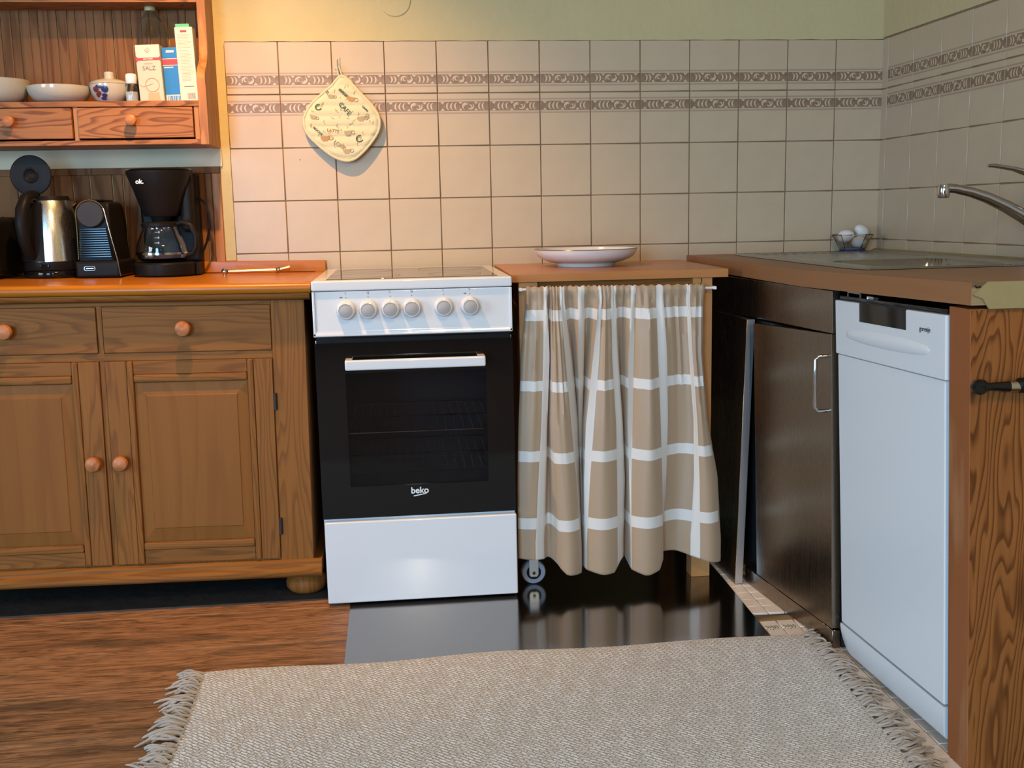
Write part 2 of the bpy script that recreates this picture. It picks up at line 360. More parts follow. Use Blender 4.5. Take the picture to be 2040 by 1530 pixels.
def link(o, parent=None):
    COL.objects.link(o)
    if parent is not None: o.parent = parent
    return o
def obj(name, b, mats, parent=None, bevel=0, seg=2, smooth=None, origin=None, weld=False):
    """one mesh object; vertices are given in the parent's frame (world frame for a top-level mesh)"""
    if isinstance(mats, str): mats = [mats]
    me = bpy.data.meshes.new(name)
    org = Vector(origin) if origin is not None else Vector((0, 0, 0))
    me.from_pydata([tuple(Vector(v) - org) for v in b.v], [], b.f)
    for x in mats: me.materials.append(X_[x])
    for p, i in zip(me.polygons, b.mi): p.material_index = i
    bm = bmesh.new(); bm.from_mesh(me)
    if weld: bmesh.ops.remove_doubles(bm, verts=bm.verts, dist=1e-5)
    bmesh.ops.recalc_face_normals(bm, faces=bm.faces)
    if bevel:
        es = [e for e in bm.edges if len(e.link_faces) == 2 and e.calc_face_angle(0) > math.radians(40)]
        bmesh.ops.bevel(bm, geom=es, offset=bevel, segments=seg, profile=0.5, affect='EDGES', clamp_overlap=True)
    bm.to_mesh(me); bm.free()
    if smooth is None: smooth = 40
    for p in me.polygons: p.use_smooth = True
    try: me.set_sharp_from_angle(angle=math.radians(smooth))
    except Exception: pass
    o = bpy.data.objects.new(name, me); o.location = org
    if bevel and seg > 1:
        wn = o.modifiers.new('weighted_normals', 'WEIGHTED_NORMAL'); wn.keep_sharp = True
    return link(o, parent)
def tag(o, label, cat, group=None, kind=None):
    o['label'] = label
    if cat: o['category'] = cat
    if group: o['group'] = group
    if kind: o['kind'] = kind
    return o
def thing(name, label, cat, loc, group=None, rot=(0, 0, 0)):
    o = bpy.data.objects.new(name, None); o.empty_display_size = 0.05
    o.location = loc; o.rotation_euler = rot
    return tag(link(o), label, cat, group)
def struct(name, b, mats, **k):
    o = obj(name, b, mats, **k); o['kind'] = 'structure'; return o
def T(parent, b):
    """shift world-frame vertices into an unrotated parent's frame"""
    l = parent.location; b.v = [(x - l.x, y - l.y, z - l.z) for x, y, z in b.v]; return b
def text(name, s, size, matname, parent, M4, ext=0.0004, xs=1.0, align='CENTER', bold=0.0):
    cu = bpy.data.curves.new(name, 'FONT'); cu.body = s; cu.size = size; cu.extrude = ext
    cu.align_x = align; cu.align_y = 'CENTER'; cu.offset = bold
    to = bpy.data.objects.new(name, cu); COL.objects.link(to)
    dg = bpy.context.evaluated_depsgraph_get()
    me = bpy.data.meshes.new_from_object(to.evaluated_get(dg))
    bpy.data.objects.remove(to)
    me.transform(M4 @ Matrix.Diagonal((xs, 1, 1, 1)))
    me.materials.clear(); me.materials.append(X_[matname])
    return link(bpy.data.objects.new(name, me), parent)
def facing(x, y, z, rot=0):      # text lying in a plane that faces -Y
    return Matrix.Translation((x, y, z)) @ Matrix.Rotation(PI / 2, 4, 'X') @ Matrix.Rotation(rot, 4, 'Z')

# ================================================================== THE ROOM
# ---- back wall: plaster core with projecting tiles
b = B(); b.box(-2.6, 0.008, 0, 2.2, 0.12, 2.6)
wall_back = struct('wall_back', b, 'plaster')
b = B()   # plaster above the tiles stands a little proud, with a rough lower lip
n = 60
for i in range(n):
    pass
lip = [(0.004 + 1.972 * i / n, 1.4828 + 0.0006 * math.sin(i * 1.7) + 0.0007 * random.random()) for i in range(n + 1)]
poly = [(-2.55, 2.6), (-2.55, 0.86), (0.0015, 0.86), (0.0015, 1.47)] + lip + [(1.985, 1.4835), (1.985, 2.6)]
b = B(); b.prism(poly, 'Y', -0.0072, 0.008)
obj('plaster_coat', b, 'plaster', wall_back, bevel=0.0012, seg=2)
b = B(); b.box(0.0, -0.001, 0.4, 1.985, 0.008, 1.49)
obj('grout_bed', b, 'grout', wall_back)
P = 0.152
def tile_mesh(w, h):
    g = 0.0012; B_ = B(); B_.box(g, -0.006, g, w - g, 0.0, h - g)
    return B_
tile_protos = {}
def tile(parent, w, h, x, z, frame=None, dec=None):
    key = (round(w, 4), round(h, 4))
    if key not in tile_protos:
        o = obj('tile', tile_mesh(w, h), 'tile', parent, bevel=0.0014, seg=1); tile_protos[key] = o.data
    else:
        o = link(bpy.data.objects.new('tile', tile_protos[key]), parent)
    if frame is None: o.location = (x, 0, z)
    else: o.location = frame[0](x, z); o.rotation_euler = (0, 0, frame[1])
    o.rotation_euler.y += random.uniform(-0.002, 0.002)
    o.location.y += 0.0
    if dec:
        d = link(bpy.data.objects.new('printed_border', decor(dec, w)), o); 
    return o
decs = {}
def decor(kind, w):
    key = (kind, round(w, 3))
    if key in decs: return decs[key]
    d = B(); y = -0.0064
    cz = 0.040 if kind == 'up' else P - 0.038
    W = w - 0.004; x0 = 0.002
    def strip(za, zb, mi):
        d.m(mi).box(x0, y, za, x0 + W, -0.0055, zb)
    strip(cz - 0.0135, cz + 0.0135, 0)
    strip(cz - 0.0215, cz - 0.0175, 1); strip(cz + 0.0175, cz + 0.0215, 1)
    strip(cz - 0.0148, cz - 0.0132, 2); strip(cz + 0.0132, cz + 0.0148, 2)
    sg = 1 if kind == 'up' else -1
    def arc(cx, cz2, ro, ri, a0, a1, nn=7, dy=0.0):
        vs = []; fs = []
        for i in range(nn + 1):
            t = i / nn; a = a0 + (a1 - a0) * t; th = math.sin(PI * t) * (ro - ri)
            if sg < 0: aa = PI + a
            else: aa = a
            ca, sa = math.cos(aa), math.sin(aa)
            for rr in (ro, ro - th - 0.0006):
                for yy in (y - 0.0004 + dy, y): vs.append((cx + ca * rr, yy, cz2 + sa * rr))
        for i in range(nn):
            q = i * 4
            fs += [(q, q + 2, q + 6, q + 4), (q, q + 4, q + 5, q + 1), (q + 2, q + 3, q + 7, q + 6)]
        d.m(2).add(vs, fs)
    pat = [(0.09, 's'), (0.16, 's'), (0.36, 'b'), (0.46, 'c'), (0.64, 's'), (0.72, 's'), (0.80, 's')]
    for fx, k in pat:
        px = x0 + W * (fx if sg > 0 else 1 - fx)
        if px > x0 + W - 0.006: continue
        if k == 's': arc(px - sg * 0.004, cz, 0.0115, 0.0075, -PI * 0.42, PI * 0.42)
        elif k == 'b': arc(px, cz, 0.0100, 0.0060, PI * 0.15, PI * 1.25); arc(px + sg * 0.001, cz, 0.005, 0.002, PI * 0.5, PI * 1.8)
        else: arc(px, cz, 0.0105, 0.0060, -PI * 0.75, PI * 0.4); arc(px - sg * 0.001, cz - sg * 0.002, 0.005, 0.0022, -PI, PI * 0.2)
    for fx in (0.25, 0.56, 0.92):       # leaf points
        px = x0 + W * (fx if sg > 0 else 1 - fx)
        if px + 0.008 > x0 + W: continue
        d.m(2)
        for q in (1, -1):
            d.prism([(px - 0.006, cz + q * 0.0125), (px + 0.006, cz + q * 0.0125), (px + 0.0 * q, cz + q * 0.006)], 'Y', y - 0.0004, y)
    me = bpy.data.meshes.new('printed_border')
    me.from_pydata(d.v, [], d.f)
    for x in ('dec_dark', 'dec_line', 'dec_light'): me.materials.append(X_[x])
    for p, i in zip(me.polygons, d.mi): p.material_index = i
    decs[key] = me
    return me
rows = [(1.335, 0.1488, 'up')] + [(1.335 - P * k, P, 'down' if k == 1 else None) for k in range(1, 5)]
for c in range(13):
    for z, h, dk in rows:
        tile(wall_back, P, h, 0.001 + c * P, z, None, dk)
# small screw left in a tile
b = B(); b.lathe([(0.0, -0.004), (0.0028, -0.0035), (0.0028, 0.0), (0.0, 0.004)], (0.2, -0.004, 1.149), 'Y', 10)
obj('screw', b, 'black', wall_back)
# painted-over round junction cover
b = B(); b.lathe([(0.046, 0.0), (0.046, 0.002), (0.0445, 0.0034), (0.0, 0.0036)], (0.493, -0.0072, 1.597), 'Y', 48)
obj('junction_cover', b, 'plaster', wall_back)

# ---- right wall
TH = 0.0286
c0 = Vector((1.976, 0, 0))
def rw(sv, z, off=0.0):      # sv: distance along the wall from the corner
    return Vector((c0.x + math.sin(TH) * sv - off, -math.cos(TH) * sv, z))
b = B(); b.add([rw(-0.02, 0, -0.009), rw(7.5, 0, -0.009), rw(7.5, 0, -0.15), rw(-0.02, 0, -0.15), rw(-0.02, 2.6, -0.009), rw(7.5, 2.6, -0.009), rw(7.5, 2.6, -0.15), rw(-0.02, 2.6, -0.15)],
               [(0, 1, 2, 3), (4, 5, 6, 7), (0, 1, 5, 4), (1, 2, 6, 5), (2, 3, 7, 6), (3, 0, 4, 7)])
wall_right = struct('wall_right', b, 'plaster')
b = B(); b.add([rw(0, .4, 0), rw(1.9, .4, 0), rw(1.9, .4, -0.01), rw(0, .4, -0.01), rw(0, 1.488, 0), rw(1.9, 1.488, 0), rw(1.9, 1.488, -0.01), rw(0, 1.488, -0.01)],
               [(0, 1, 2, 3), (4, 5, 6, 7), (0, 1, 5, 4), (1, 2, 6, 5), (2, 3, 7, 6), (3, 0, 4, 7)])
obj('grout_bed', b, 'grout', wall_right)
b = B(); b.add([rw(0, 1.488, 0.004), rw(7.4, 1.488, 0.004), rw(7.4, 1.488, -0.009), rw(0, 1.488, -0.009), rw(0, 2.6, 0.004), rw(7.4, 2.6, 0.004), rw(7.4, 2.6, -0.009), rw(0, 2.6, -0.009)],
               [(0, 1, 2, 3), (4, 5, 6, 7), (0, 1, 5, 4), (1, 2, 6, 5), (2, 3, 7, 6), (3, 0, 4, 7)])
obj('plaster_coat', b, 'plaster', wall_right)
rot_r = -PI / 2 + TH
fr = (lambda x, z: rw(x, z, -0.003), rot_r)
for z, h, dk in rows:
    tile(wall_right, 0.042, h, 0.0, z, fr, None)
    for c in range(12):
        tile(wall_right, P, h, 0.042 + c * P, z, fr, dk)

# ---- floor
b = B(); b.box(-2.6, -7.4, -0.08, 2.3, 0.1, -0.006)
floor = struct('floor', b, 'gap')
yb = [-0.40, -0.612, -0.826, -1.037, -1.253, -1.467] + [-1.467 - 0.214 * k for k in range(1, 28)]
for i in range(len(yb) - 1):
    b = B(); b.box(-2.6, yb[i + 1] + 0.0013, -0.02, 1.30 if yb[i] > -1.7 else 2.2, yb[i] - 0.0013, random.uniform(-0.0006, 0.0004))
    obj('plank', b, 'plank', floor, bevel=0.002, seg=1)
# mosaic strip on the right, mostly under the units
b = B(); b.box(1.30, -1.66, -0.02, 2.05, -0.02, -0.004)
obj('mortar_bed', b, 'slate', floor)
for r in range(34):
    y1 = -0.06 - r * 0.0478
    if -0.885 < y1 - 0.0478 / 2 < -0.838: continue
    for c in range(4):
        x0 = 1.306 + c * 0.0425
        b = B(); b.box(x0 + 0.0009, y1 - 0.0468, -0.01, x0 + 0.0415, y1 - 0.001, 0.0005 + random.uniform(-0.0004, 0.0005))
        obj('tile', b, 'mosaic', floor, bevel=0.0012, seg=1)
b = B(); b.box(1.302, -0.884, -0.01, 1.47, -0.838, -0.0005); obj('patch_board', b, 'core', floor)
# faint drawn marks on two of the little tiles
for k in range(2):
    b = B()
    for j in range(5):
        xx = 1.312 + 0.0425 * k + 0.006 * j
        b.tube([(xx, -0.905 - 0.004 * (j % 2), 0.0014), (xx + 0.004, -0.918, 0.0014), (xx - 0.002, -0.924 - 0.004 * (j % 3), 0.0014)], 0.0006, 4)
    obj('drawn_mark', b, 'cottongreen', floor)
# blackened strip the sideboard stands on
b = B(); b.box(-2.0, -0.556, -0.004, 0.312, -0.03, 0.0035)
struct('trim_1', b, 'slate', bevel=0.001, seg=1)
# ceiling, left wall and rear walls (out of view, with the door and window openings)
b = B(); b.box(-2.7, -7.5, 2.55, 2.4, 0.12, 2.65); struct('ceiling', b, 'whitewash')
b = B()
b.box(-2.75, -7.5, 0, -2.6, -3.6, 2.55); b.box(-2.75, -2.2, 0, -2.6, 0.1, 2.55); b.box(-2.75, -3.6, 0, -2.6, -2.2, 0.75); b.box(-2.75, -3.6, 1.95, -2.6, -2.2, 2.55)
struct('wall_left', b, 'plaster')
b = B()
b.box(-2.75, -7.5, 0, 0.1, -7.35, 2.55); b.box(1.3, -7.5, 0, 2.4, -7.35, 2.55); b.box(0.1, -7.5, 2.2, 1.3, -7.35, 2.55)
struct('wall_rear', b, 'pine')

# ---- wood panelling behind the appliances, with the whitewashed ledge board above it
t = thing('wall_panelling', 'dark knotty wood panelling behind the coffee machines under the shelf unit', 'panelling', (-0.3, 0, 0.83))
x = -0.095; k = 0
while x > -1.1:
    wd = [0.052, 0.066, 0.034, 0.058, 0.03, 0.062, 0.048][k % 7]; k += 1
    b = B(); b.box(x - wd + 0.0012, -0.012, 0.815, x - 0.0012, -0.0035, 1.118)
    obj('plank', T(t, b), 'board_dark', t, bevel=0.002, seg=1); x -= wd
b = B(); b.box(-1.15, -0.016, 1.114, -0.03, -0.0035, 1.133); obj('top_rail', T(t, b), 'board_dark', t, bevel=0.002)
for a, c_ in ((-0.093, -0.074), (-0.072, -0.056), (-0.054, -0.029)):
    b = B(); b.box(a, -0.016, 0.815, c_, -0.0035, 1.114); obj('side_stile', T(t, b), 'hutch_v' if c_ > -0.03 else 'board_dark', t, bevel=0.0025)
b = B(); b.box(-1.2, -0.014, 1.133, -0.022, -0.0035, 1.186)
tag(obj('ledge_board', b, 'whitewash', bevel=0.002, origin=(-0.3, 0, 1.133)), 'whitewashed grey board fixed to the wall between shelf unit and dark panelling', 'board')

# ================================================================== WALL SHELF UNIT
t = thing('wall_shelf_unit', 'pine wall shelf unit with small drawers and a beadboard back', 'shelf', (-0.5, 0, 1.185))
x = -0.047; k = 0
while x > -1.02:
    wd = 0.0505
    b = B(); b.box(x - wd + 0.001, -0.012, 1.30, x - 0.001, -0.0035, 1.80)
    obj('plank', T(t, b), 'board', t, bevel=0.0018, seg=1)
    b = B(); b.box(x - wd * 0.5 - 0.0015, -0.0145, 1.30, x - wd * 0.5 + 0.0015, -0.012, 1.80)
    obj('bead', T(t, b), 'board', t); x -= wd
def side(x0, x1):
    pr = [(-0.0035, 1.184), (-0.200, 1.184), (-0.200, 1.335), (-0.205, 1.35), (-0.203, 1.368), (-0.188, 1.385), (-0.165, 1.40), (-0.147, 1.416), (-0.137, 1.435), (-0.132, 1.46), (-0.131, 1.60), (-0.131, 1.80), (-0.0035, 1.80)]
    b = B(); b.prism(pr, 'X', x0, x1); return b
obj('side_panel', T(t, side(-0.0465, -0.0235)), 'hutch_v', t, bevel=0.0015)
obj('side_panel', T(t, side(-1.04, -1.017)), 'hutch_v', t, bevel=0.0015)
b = B(); b.box(-1.017, -0.2, 1.286, -0.0465, -0.012, 1.301); obj('shelf_board', T(t, b), 'hutch', t, bevel=0.0015)
b = B(); b.box(-1.017, -0.13, 1.568, -0.0465, -0.012, 1.592); obj('shelf_board', T(t, b), 'hutch', t, bevel=0.0015)
b = B(); b.box(-1.017, -0.2, 1.186, -0.0465, -0.0035, 1.1985); obj('bottom_board', T(t, b), 'hutch', t, bevel=0.001)
for x0 in (-0.060, -0.3765, -0.6915, -1.017):
    b = B(); b.box(x0, -0.196, 1.1985, x0 + 0.0125, -0.03, 1.286); obj('divider', T(t, b), 'hutch_v', t, bevel=0.001)
knobprof = [(0.0065, 0.0), (0.006, 0.006), (0.0085, 0.010), (0.0145, 0.014), (0.0165, 0.021), (0.0145, 0.028), (0.009, 0.0315), (0.0, 0.0325)]
for x0, x1 in ((-0.363, -0.0625), (-0.678, -0.3795), (-1.003, -0.6945)):
    b = B(); b.box(x0, -0.204, 1.2035, x1, -0.06, 1.2835); d = obj('drawer', T(t, b), 'hutch', t, bevel=0.0015)
    b = B(); b.lathe([(r * 0.95, h) for r, h in knobprof], ((x0 + x1) / 2 - 0.008 if x0 > -0.5 else (x0 + x1) / 2 - 0.006, -0.204, 1.2485), 'Y', 24); obj('knob', T(t, b), 'knobwood', d)

# ---- things on the shelf
ZS = 1.3012
def bowl(c, r, h, fr, label, name='bowl', m='ceramic', th=0.004, grp=None):
    pr = [(0.0, 0.0), (fr, 0.0), (fr * 1.02, 0.004)]
    n = 10
    for i in range(1, n + 1):
        a = i / n * PI / 2
        pr.append((fr + (r - fr) * math.sin(a) ** 0.9, 0.004 + (h - 0.004) * (1 - math.cos(a)) ** 1.0))
    pr += [(r - th * 0.5, h + 0.001)]
    for i in range(n, 0, -1):
        a = i / n * PI / 2
        pr.append((max(0.001, fr + (r - fr) * math.sin(a) ** 0.9 - th), 0.004 + th + (h - 0.004 - th) * (1 - math.cos(a))))
    pr.append((0.0, 0.004 + th))
    b = B(); b.lathe(pr, c, 'Z', 48)
    return tag(obj(name, b, m, origin=c), label, 'bowl', grp)
bowl((-0.60, -0.105, ZS), 0.088, 0.066, 0.045, 'deep cream ceramic bowl at the far left of the wall shelf')
bowl((-0.433, -0.105, ZS), 0.083, 0.047, 0.042, 'shallow cream ceramic bowl between deep bowl and lidded sugar bowl')
t = thing('sugar_bowl', 'cream lidded sugar bowl painted with blue and red flowers on the wall shelf', 'sugar bowl', (-0.298, -0.105, ZS))
b = B(); b.lathe([(0.0, 0), (0.026, 0), (0.028, 0.003), (0.040, 0.012), (0.049, 0.027), (0.053, 0.045), (0.0535, 0.052), (0.051, 0.053), (0.049, 0.045), (0.044, 0.025), (0.03, 0.008), (0, 0.006)], (0, 0, 0), 'Z', 40)
body = obj('body', b, 'ceramic', t)
b = B(); b.lathe([(0.0535, 0.053), (0.054, 0.0555), (0.048, 0.060), (0.030, 0.066), (0.015, 0.0695), (0.0125, 0.074), (0.0135, 0.083), (0.0115, 0.087), (0, 0.0875)], (0, 0, 0), 'Z', 40)
obj('lid', b, 'ceramic', t)
def flower(name, az, z0, rr, m_, blobs):
    b = B()
    for da, dz, r1, r2 in blobs:
        vs = []; n = 14; cz = z0 + dz
        rad = lambda z: 0.0405 + (z - 0.012) * (0.0135 / 0.04) + 0.0022 + 0.003 * math.sin(max(0, min(1, (z - .012) / .04)) * PI)
        vs.append(((rad(cz) + 0.001) * math.cos(az + da), (rad(cz) + 0.001) * math.sin(az + da), cz))
        for i in range(n):
            a = 2 * PI * i / n; zz = cz + r2 * math.sin(a); th = az + da + r1 * math.cos(a) / 0.05
            vs.append((rad(zz) * math.cos(th), rad(zz) * math.sin(th), zz))
        b.add(vs, [(0, 1 + i, 1 + (i + 1) % n) for i in range(n)])
    obj(name, b, m_, body)
az = -PI / 2
flower('painted_flower', az - 0.12, 0.036, 0.05, 'bluepaint', [(0.10, 0, .009, .009), (-0.12, 0.006, .005, .004), (0.04, -0.016, .008, .005), (-.05, -.024, .009, .004), (-.28, .008, .004, .004)])
flower('painted_flower', az - 0.52, 0.033, 0.05, 'redpaint', [(0, 0.003, .008, .008), (.17, -0.007, .006, .006), (.02, -.012, .005, .006)])
t = thing('salt_shaker', 'small glass salt shaker with a white cap beside the salt carton', 'salt shaker', (-0.234, -0.13, ZS))
b = B(); b.lathe([(0, 0), (0.0165, 0), (0.0178, 0.004), (0.0178, 0.028), (0.0150, 0.043), (0.0125, 0.05), (0.0125, 0.056), (0.0112, 0.056), (0.0112, 0.05), (0.0137, 0.042), (0.0163, 0.028), (0.0163, 0.004), (0, 0.003)], (0, 0, 0), 'Z', 28); obj('glass_body', b, 'glass', t)
b = B(); b.lathe([(0, 0.0035), (0.0157, 0.0045), (0.0157, 0.030), (0, 0.031)], (0, 0, 0), 'Z', 24); obj('salt', b, 'saltw', t)
b = B(); b.lathe([(0.0140, 0.052), (0.0148, 0.053), (0.0150, 0.071), (0.0138, 0.077), (0.012, 0.0785), (0, 0.079)], (0, 0, 0), 'Z', 28); obj('cap', b, 'white', t)
def carton(name, label, x0, x1, y0, y1, h, m_, lean=0.0):
    t = thing(name, label, 'carton', ((x0 + x1) / 2, (y0 + y1) / 2, ZS), rot=(0, -lean, 0))
    w2 = (x1 - x0) / 2; d2 = (y1 - y0) / 2
    b = B(); b.box(-w2, -abs(d2), 0, w2, abs(d2), h); obj('box', b, m_, t, bevel=0.001)
    return t, w2, abs(d2)
t, w2, d2 = carton('salt_carton', 'beige and white salt carton with a red ribbon stripe on the wall shelf', -0.2085, -0.144, -0.15, -0.10, 0.153, 'card', 0.035)
yy = -d2 - 0.0004
b = B(); b.box(-w2 + 0.001, yy, 0.118, w2 - 0.001, -d2, 0.152); obj('white_top_print', b, 'cardwhite', t)
b = B(); b.prism([(-w2, 0.124), (-w2 + .006, 0.1185), (w2 - .004, 0.1185), (w2, 0.122), (w2, 0.109), (w2 - .004, 0.112), (-w2 + .006, 0.112), (-w2, 0.106)], 'Y', yy - 0.0005, yy); obj('red_ribbon', b, 'red', t)
b = B()
for a_, c_ in ((-0.013, -0.006), (-0.004, -0.001), (0.001, 0.012)): b.box(a_, yy - 0.0008, 0.1138, c_, yy - 0.0005, 0.1166)
obj('white_print', b, 'cardwhite', t)
text('lettering', 'SALZ', 0.0155, 'print', t, facing(0.0, yy - 0.0002, 0.0905), 0.0002)
b = B(); b.box(-0.012, yy, 0.1015, 0.010, yy + 0.0003, 0.1038); obj('faint_print', b, 'cottonpale', t)
b = B(); b.tube([(0.007, yy, 0.1375), (0.0, yy, 0.1445), (-0.007, yy, 0.1375), (0.0, yy, 0.1305), (0.004, yy, 0.135), (-0.003, yy, 0.1375)], 0.0007, 4); obj('emblem', b, 'print', t)
b = B()
b.tube([(0.018 * math.cos(a * .3) + 0.004, yy, 0.047 + 0.018 * math.sin(a * .3)) for a in range(22)], 0.0013, 4, closed=False)
b.tube([(-0.03, yy, 0.048), (-0.02, yy, 0.043), (0.006, yy, 0.050)], 0.0012, 4)
obj('print_ornament', b, 'peach', t)
b = B(); b.prism([(-0.012, 0.001), (0.022, 0.001), (0.020, 0.028), (0.008, 0.025), (-0.008, 0.028)], 'Y', yy, yy + 0.0004); obj('print_ornament', b, 'peach', t)
t, w2, d2 = carton('blue_carton', 'narrow blue carton with a red band, between the salt carton and tall white carton', -0.1425, -0.0945, -0.135, -0.09, 0.148, 'lilac', 0.035)
yy = -d2 - 0.0004
b = B(); b.box(-w2, yy, 0.101, w2, -d2, 0.117); obj('red_band', b, 'red', t)
b = B(); b.box(-w2, yy - .0003, 0.1168, w2, -d2, 0.1185); b.box(-w2, yy - .0003, 0.0995, w2, -d2, 0.1012); obj('white_line', b, 'cardwhite', t)
b = B(); b.box(-w2 + 0.001, yy, 0.001, w2 - .001, -d2, 0.022); obj('white_panel', b, 'cardwhite', t)
b = B()
for j in range(9): b.box(-w2 + 0.006 + j * 0.004, yy - .0003, 0.002, -w2 + 0.0075 + j * 0.004 + 0.0008 * (j % 3), yy, 0.019)
obj('barcode', b, 'lilac', t)
b = B(); b.box(-0.012, yy, 0.134, 0.009, -d2, 0.140); b.box(-w2 + .003, yy, 0.0935, 0.004, -d2, 0.0965); obj('white_print', b, 'cardwhite', t)
t, w2, d2 = carton('tall_carton', 'tall narrow white carton with green flap, right of the blue carton', -0.0995, -0.0525, -0.155, -0.10, 0.198, 'cardwhite', 0.028)
yy = -d2 - 0.0003
b = B(); b.box(-w2 + 0.003, -d2 + 0.002, 0.198, w2 - 0.008, -d2 + 0.012, 0.2065); obj('green_flap', b, 'green', t)
b = B(); b.box(-0.009, yy, 0.184, 0.008, -d2, 0.1895); obj('red_print', b, 'red', t)
b = B(); rr = random.Random(3); z = 0.178
while z > 0.055:
    if not (0.138 < z < 0.142): b.box(-w2 + 0.005 + (0.004 if z < .14 else 0), yy, z, w2 - 0.004 - rr.random() * 0.012, -d2, z + 0.0008)
    z -= 0.0038
obj('fine_print', b, 'cottonpale', t)
b = B(); b.box(-0.011, yy, 0.0405, 0.015, -d2, 0.0425)
for j in range(9): b.box(-0.004 + j * 0.0024, yy, 0.008, -0.003 + j * 0.0024 + 0.0006 * (j % 2), -d2, 0.024)
obj('barcode', b, 'print', t)
t = thing('plastic_bottle', 'clear empty plastic bottle standing behind the salt carton', 'bottle', (-0.185, -0.058, ZS))
pr = [(0, 0.002), (0.030, 0), (0.040, 0.006), (0.0415, 0.02), (0.0415, 0.10)]
for j in range(4): pr += [(0.0385, 0.108 + j * .016), (0.0415, 0.116 + j * .016)]
pr += [(0.0415, 0.19), (0.040, 0.205), (0.030, 0.23), (0.017, 0.248), (0.0125, 0.256), (0.0125, 0.268)]
b = B(); b.lathe(pr + [(r - 0.0008 if r > 0 else 0, h + 0.0003) for r, h in pr[::-1]], (0, 0, 0), 'Z', 28, cap=False); obj('bottle_body', b, 'pet', t)
b = B(); b.lathe([(0.0148, 0.2565), (0.0150, 0.2575), (0.0150, 0.270), (0.0138, 0.2715), (0, 0.272)], (0, 0, 0), 'Z', 28); obj('cap', b, 'capy', t)

# ================================================================== SIDEBOARD
t = thing('sideboard', 'brown pine sideboard with drawers, panelled doors and a bun foot', 'sideboard', (0.25, -0.53, 0), rot=(0, 0.0125, 0))
# frame: x 0 = right end of the top, y 0 = door face, z up
XL = -1.06
b = B()
b.box(XL + .02, 0.003, 0.10, -0.022, 0.51, 0.78)
obj('body', b, 'pine', t)
b = B(); b.box(-0.105, -0.002, 0.104, -0.0225, 0.02, 0.781); obj('corner_post', b, 'pine', t, bevel=0.002)
b = B(); b.box(-0.5265, 0.0, 0.11, -0.5145, 0.02, 0.775); obj('center_stile', b, 'pine', t, bevel=0.001)
b = B(); b.box(XL + .02, -0.001, 0.634, -0.105, 0.02, 0.653); obj('rail', b, 'pine_h', t, bevel=0.001)
b = B(); b.box(XL + .02, -0.001, 0.770, -0.105, 0.02, 0.781); obj('rail', b, 'pine_h', t, bevel=0.001)
# top: rounded nosing, inset top panel, lower moulding
def nosing(zt, zb, yf, back, n=10):
    r = (zt - zb) / 2; pts = [(back, zt)]
    for i in range(n + 1):
        a = PI / 2 + PI * i / n
        pts.append((yf + r + r * math.cos(a), (zt + zb) / 2 + r * math.sin(a)))
    pts.append((back, zb)); return pts
b = B(); b.prism(nosing(0.8235, 0.797, -0.037, 0.010), 'X', XL, -0.0020); b.prism(nosing(0.8235, 0.797, -0.028, 0.51), 'X', -0.03, -0.0025)
b.box(XL, 0.0, 0.797, -0.02, 0.51, 0.8215)
top = obj('counter_top', b, 'top_pine', t, bevel=0.001, seg=1)
b = B(); b.prism([(0.0, 0.797), (-0.030, 0.797), (-0.0305, 0.792), (-0.026, 0.785), (-0.017, 0.782), (-0.008, 0.7795), (0.0, 0.7795)], 'X', XL + .003, -0.006)
obj('top_molding', b, 'pine_h', t)
b = B(); b.box(XL, 0.508, 0.8225, 0.001, 0.525, 0.856); obj('upstand', b, 'top_pine', t, bevel=0.003)
# base moulding and feet
b = B(); b.prism([(0.0, 0.0655), (-0.028, 0.0655), (-0.034, 0.072), (-0.034, 0.080), (-0.028, 0.087), (-0.019, 0.0895), (-0.015, 0.094), (-0.015, 0.100), (-0.006, 0.106), (0.0, 0.106)], 'X', XL, -0.001)
b.box(XL + .01, 0.0, 0.0665, -0.002, 0.5, 0.10)
obj('base_molding', b, 'pine_h', t, bevel=0.0006, seg=1)
for fx in (-0.048, XL + 0.06):
    b = B(); b.lathe([(0, 0), (0.034, 0.0), (0.044, 0.004), (0.052, 0.014), (0.0535, 0.026), (0.050, 0.038), (0.043, 0.046), (0.040, 0.050), (0.045, 0.054), (0.047, 0.060), (0.044, 0.066), (0, 0.0665)], (fx, 0.052, 0.0035 - 0.0125 * -fx), 'Z', 36)
    obj('bun_foot', b, 'pine', t)
kp2 = [(0.008, 0.0), (0.0075, 0.006), (0.011, 0.011), (0.0175, 0.014), (0.0195, 0.021), (0.0165, 0.029), (0.010, 0.0325), (0.0, 0.0335)]
def knob(x, z, parent):
    b = B(); b.lathe(kp2, (x, -0.004, z), 'Y', 26); return obj('knob', b, 'knobwood', parent)
for x0, x1, kx in ((-0.513, -0.1065, -0.3175), (-0.934, -0.528, -0.7385)):
    b = B(); b.box(x0, -0.004, 0.6545, x1, 0.018, 0.7685); d = obj('drawer', b, 'pine_h', t, bevel=0.0025)
    knob(kx, 0.713, d)
